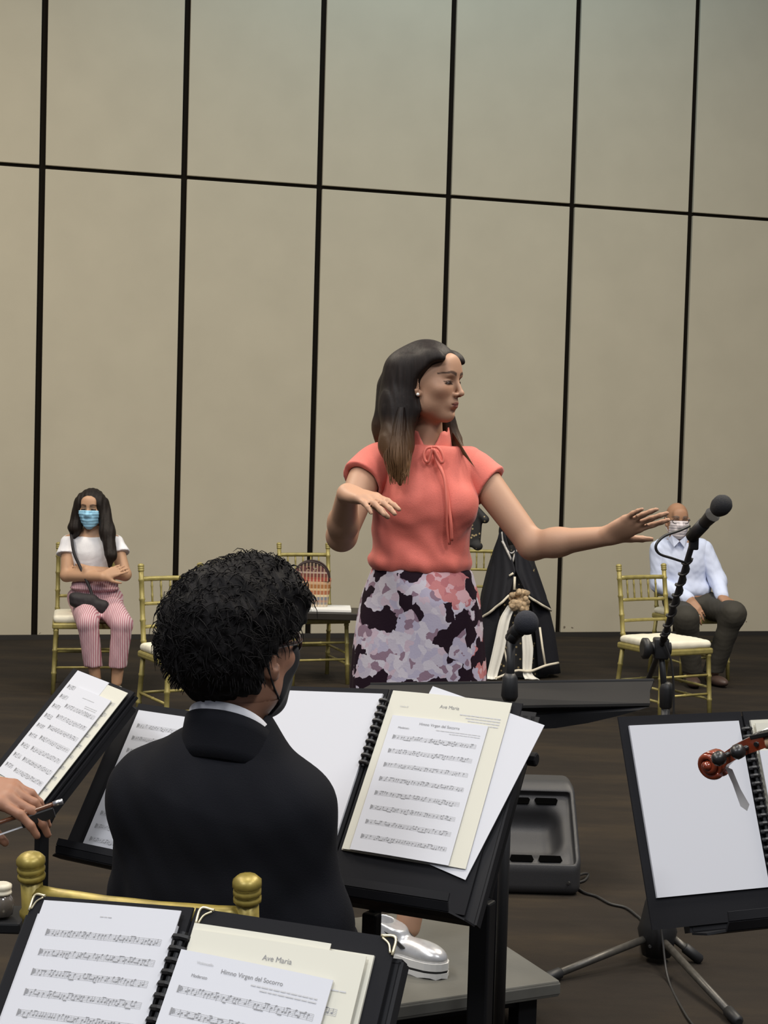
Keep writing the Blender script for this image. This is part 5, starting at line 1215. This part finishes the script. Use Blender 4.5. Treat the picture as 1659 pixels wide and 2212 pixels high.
multi('trousers', [[el(tb(0, .02, .56), (.18, .14, .11), RB), rc(tb(.085, .03, hipz), kneR, .088, .072, k=.05), rc(tb(-.085, .03, hipz), kneL, .088, .072, k=.05), rc(kneR, tb(.10, .42, .10), .068, .055, k=.03), rc(kneL, tb(-.12, .42, .10), .068, .055, k=.03)]], .009, m_bt, P4, cloth(.003, 24, 2))
m_bs = mat('black_shoe_leather', (.010, .010, .010), .3)
for x in (.10, -.12):
    p = tb(x, .44, 0); sdf_obj('shoe', [el(p+fB*.06+V(0, 0, .035), (.045, .11, .038), RB), el(p-fB*.04+V(0, 0, .05), (.038, .06, .055), RB, k=.03), pl(p, (0, 0, -1), .003)], .008, m_bs, P4)
m_hair4 = mat('black_wavy_hair', (.0050, .0042, .0045), .7, var=.3, scale=90, spec=.15, bump=.6, bscale=160)
hb = [el((0, -.022, .045), (.096, .116, .102)), el((0, -.062, .010), (.086, .068, .075), k=.04), el((.0, .045, .095), (.070, .065, .052), k=.04), el((.050, .055, .070), (.042, .055, .040), k=.03), el((-.050, .055, .070), (.042, .055, .040), k=.03),
      el((0, -.060, -.030), (.056, .034, .046), k=.03), el((.075, .005, .045), (.016, .040, .035), k=.02), el((-.075, .005, .045), (.016, .040, .035), k=.02), el((.068, -.04, -.02), (.016, .03, .04), k=.02), el((-.068, -.04, -.02), (.016, .03, .04), k=.02),
      el((0, .126, -.026), (.095, .076, .086), k=.02, mode='s'), el((.090, .030, -.036), (.036, .052, .056), k=.012, mode='s'), el((-.090, .030, -.036), (.036, .052, .056), k=.012, mode='s')]
hops = xf(hb, M4, T4, s4)
def wavy(p, d):
    return d+.0055*noise(p, 42, 2)+.0040*noise(p, 85, 6)+.0015*np.sin(p[..., 0]*300+p[..., 2]*180+6*noise(p, 20, 1))
hv, hf = sdf_mesh(hops, .0038, wavy)
rs = np.random.RandomState(3); mbh = MB(); mbh.v = [tuple(v) for v in hv.tolist()]; mbh.f = [tuple(f) for f in hf.tolist()]
cen = T4+M4@(V(0, -.02, .03)*s4)
for i in rs.choice(len(hv), 2600, replace=False):
    p = hv[i]; q = (p-T4)@M4/s4
    if (q[2] < .02 and q[1] > -.03) or q[2] < -.045 or (q[1] > .045 and q[2] < .075): continue
    n_ = unit(p-cen); sw = unit(np.cross(n_, rs.normal(size=3))); L = rs.uniform(.012, .030)*(1. if q[2] > 0 else .5)
    if q[2] < -.02: sw = unit(sw*.3+V(0, 0, -1)); L *= .5
    mbh.tube([p-n_*.003, p+n_*.003+sw*L*.4, p+n_*.006+sw*L*.8+V(0, 0, -.15*L), p+n_*.005+sw*L*1.1+V(0, 0, -.4*L)], [.0011, .0010, .0007, .0003], 3, cap=False)
mbh.build('hair', m_hair4, P4, True)
m_bmask = mat('black_face_mask', (.010, .010, .012), .75)
face_mask(P4, M4, T4, s4, m_bmask, .0035, low=-.128, high=-.010, pleat=0., wid=.064)
glasses(P4, M4, T4, s4, mat('brown_tortoise_frame', (.035, .012, .007), .45), .0030)

# ------------------------------------------------------------------ players cut off by the frame: only their hands show
P5 = thing('person', 'player at the left edge of whom only the bow hand shows', 'person', at(-250, 1990, 2.62)*V(1, 1, 0))
wr = at(-72, 1700, 2.64); SK5 = (.26, .125, .075)
fw = at(52, 1722, 2.60)-wr
body = [rc(at(-420, 1760, 2.66), wr, .045, .029), *hand_ops(wr, fw, V(.05, -.35, .9), 1, (.42, .50, .54, .50), .05, 1.05, thumb=(.75, .3, -.75))]
v, f = sdf_mesh(body, .0032); mesh_obj('body', v, f, m_skin, P5, True, np.tile(np.array(SK5), (len(v), 1)))
sdf_obj('sleeve', [rc(at(-420, 1760, 2.66), at(-190, 1728, 2.65), .065, .050), rc(at(-420, 1760, 2.66), at(-520, 1500, 2.8), .065, .08), el(at(-560, 1700, 2.9), (.17, .13, .33)), el(at(-560, 2150, 2.9), (.19, .16, .25))], .009, m_jack, P5)
P6 = thing('person', 'violinist at the right edge of whom only fingertips on the neck show', 'person', at(1900, 1990, 2.1)*V(1, 1, 0))
ax = -bodyd; nkp = scp+bodyd*.185+V(0, 0, .010)
wr = nkp+V(.02, .03, -.115)
body = [rc(wr+V(.12, -.02, -.20), wr, .040, .028), *hand_ops(wr, V(-.05, .15, 1), unit(V(-.2, 1, 0)), 1, (.75, .75, .7, .65), .05, .95, thumb=(.8, .5, -.4))]
v, f = sdf_mesh(body, .0036); mesh_obj('body', v, f, m_skin, P6, True, np.tile(np.array((.30, .16, .10)), (len(v), 1)))
sdf_obj('sleeve', [rc(wr+V(.12, -.02, -.20), wr+V(.04, -.005, -.065), .058, .045), rc(wr+V(.12, -.02, -.20), wr+V(.30, -.1, .02), .06, .075)], .009, m_jack, P6)
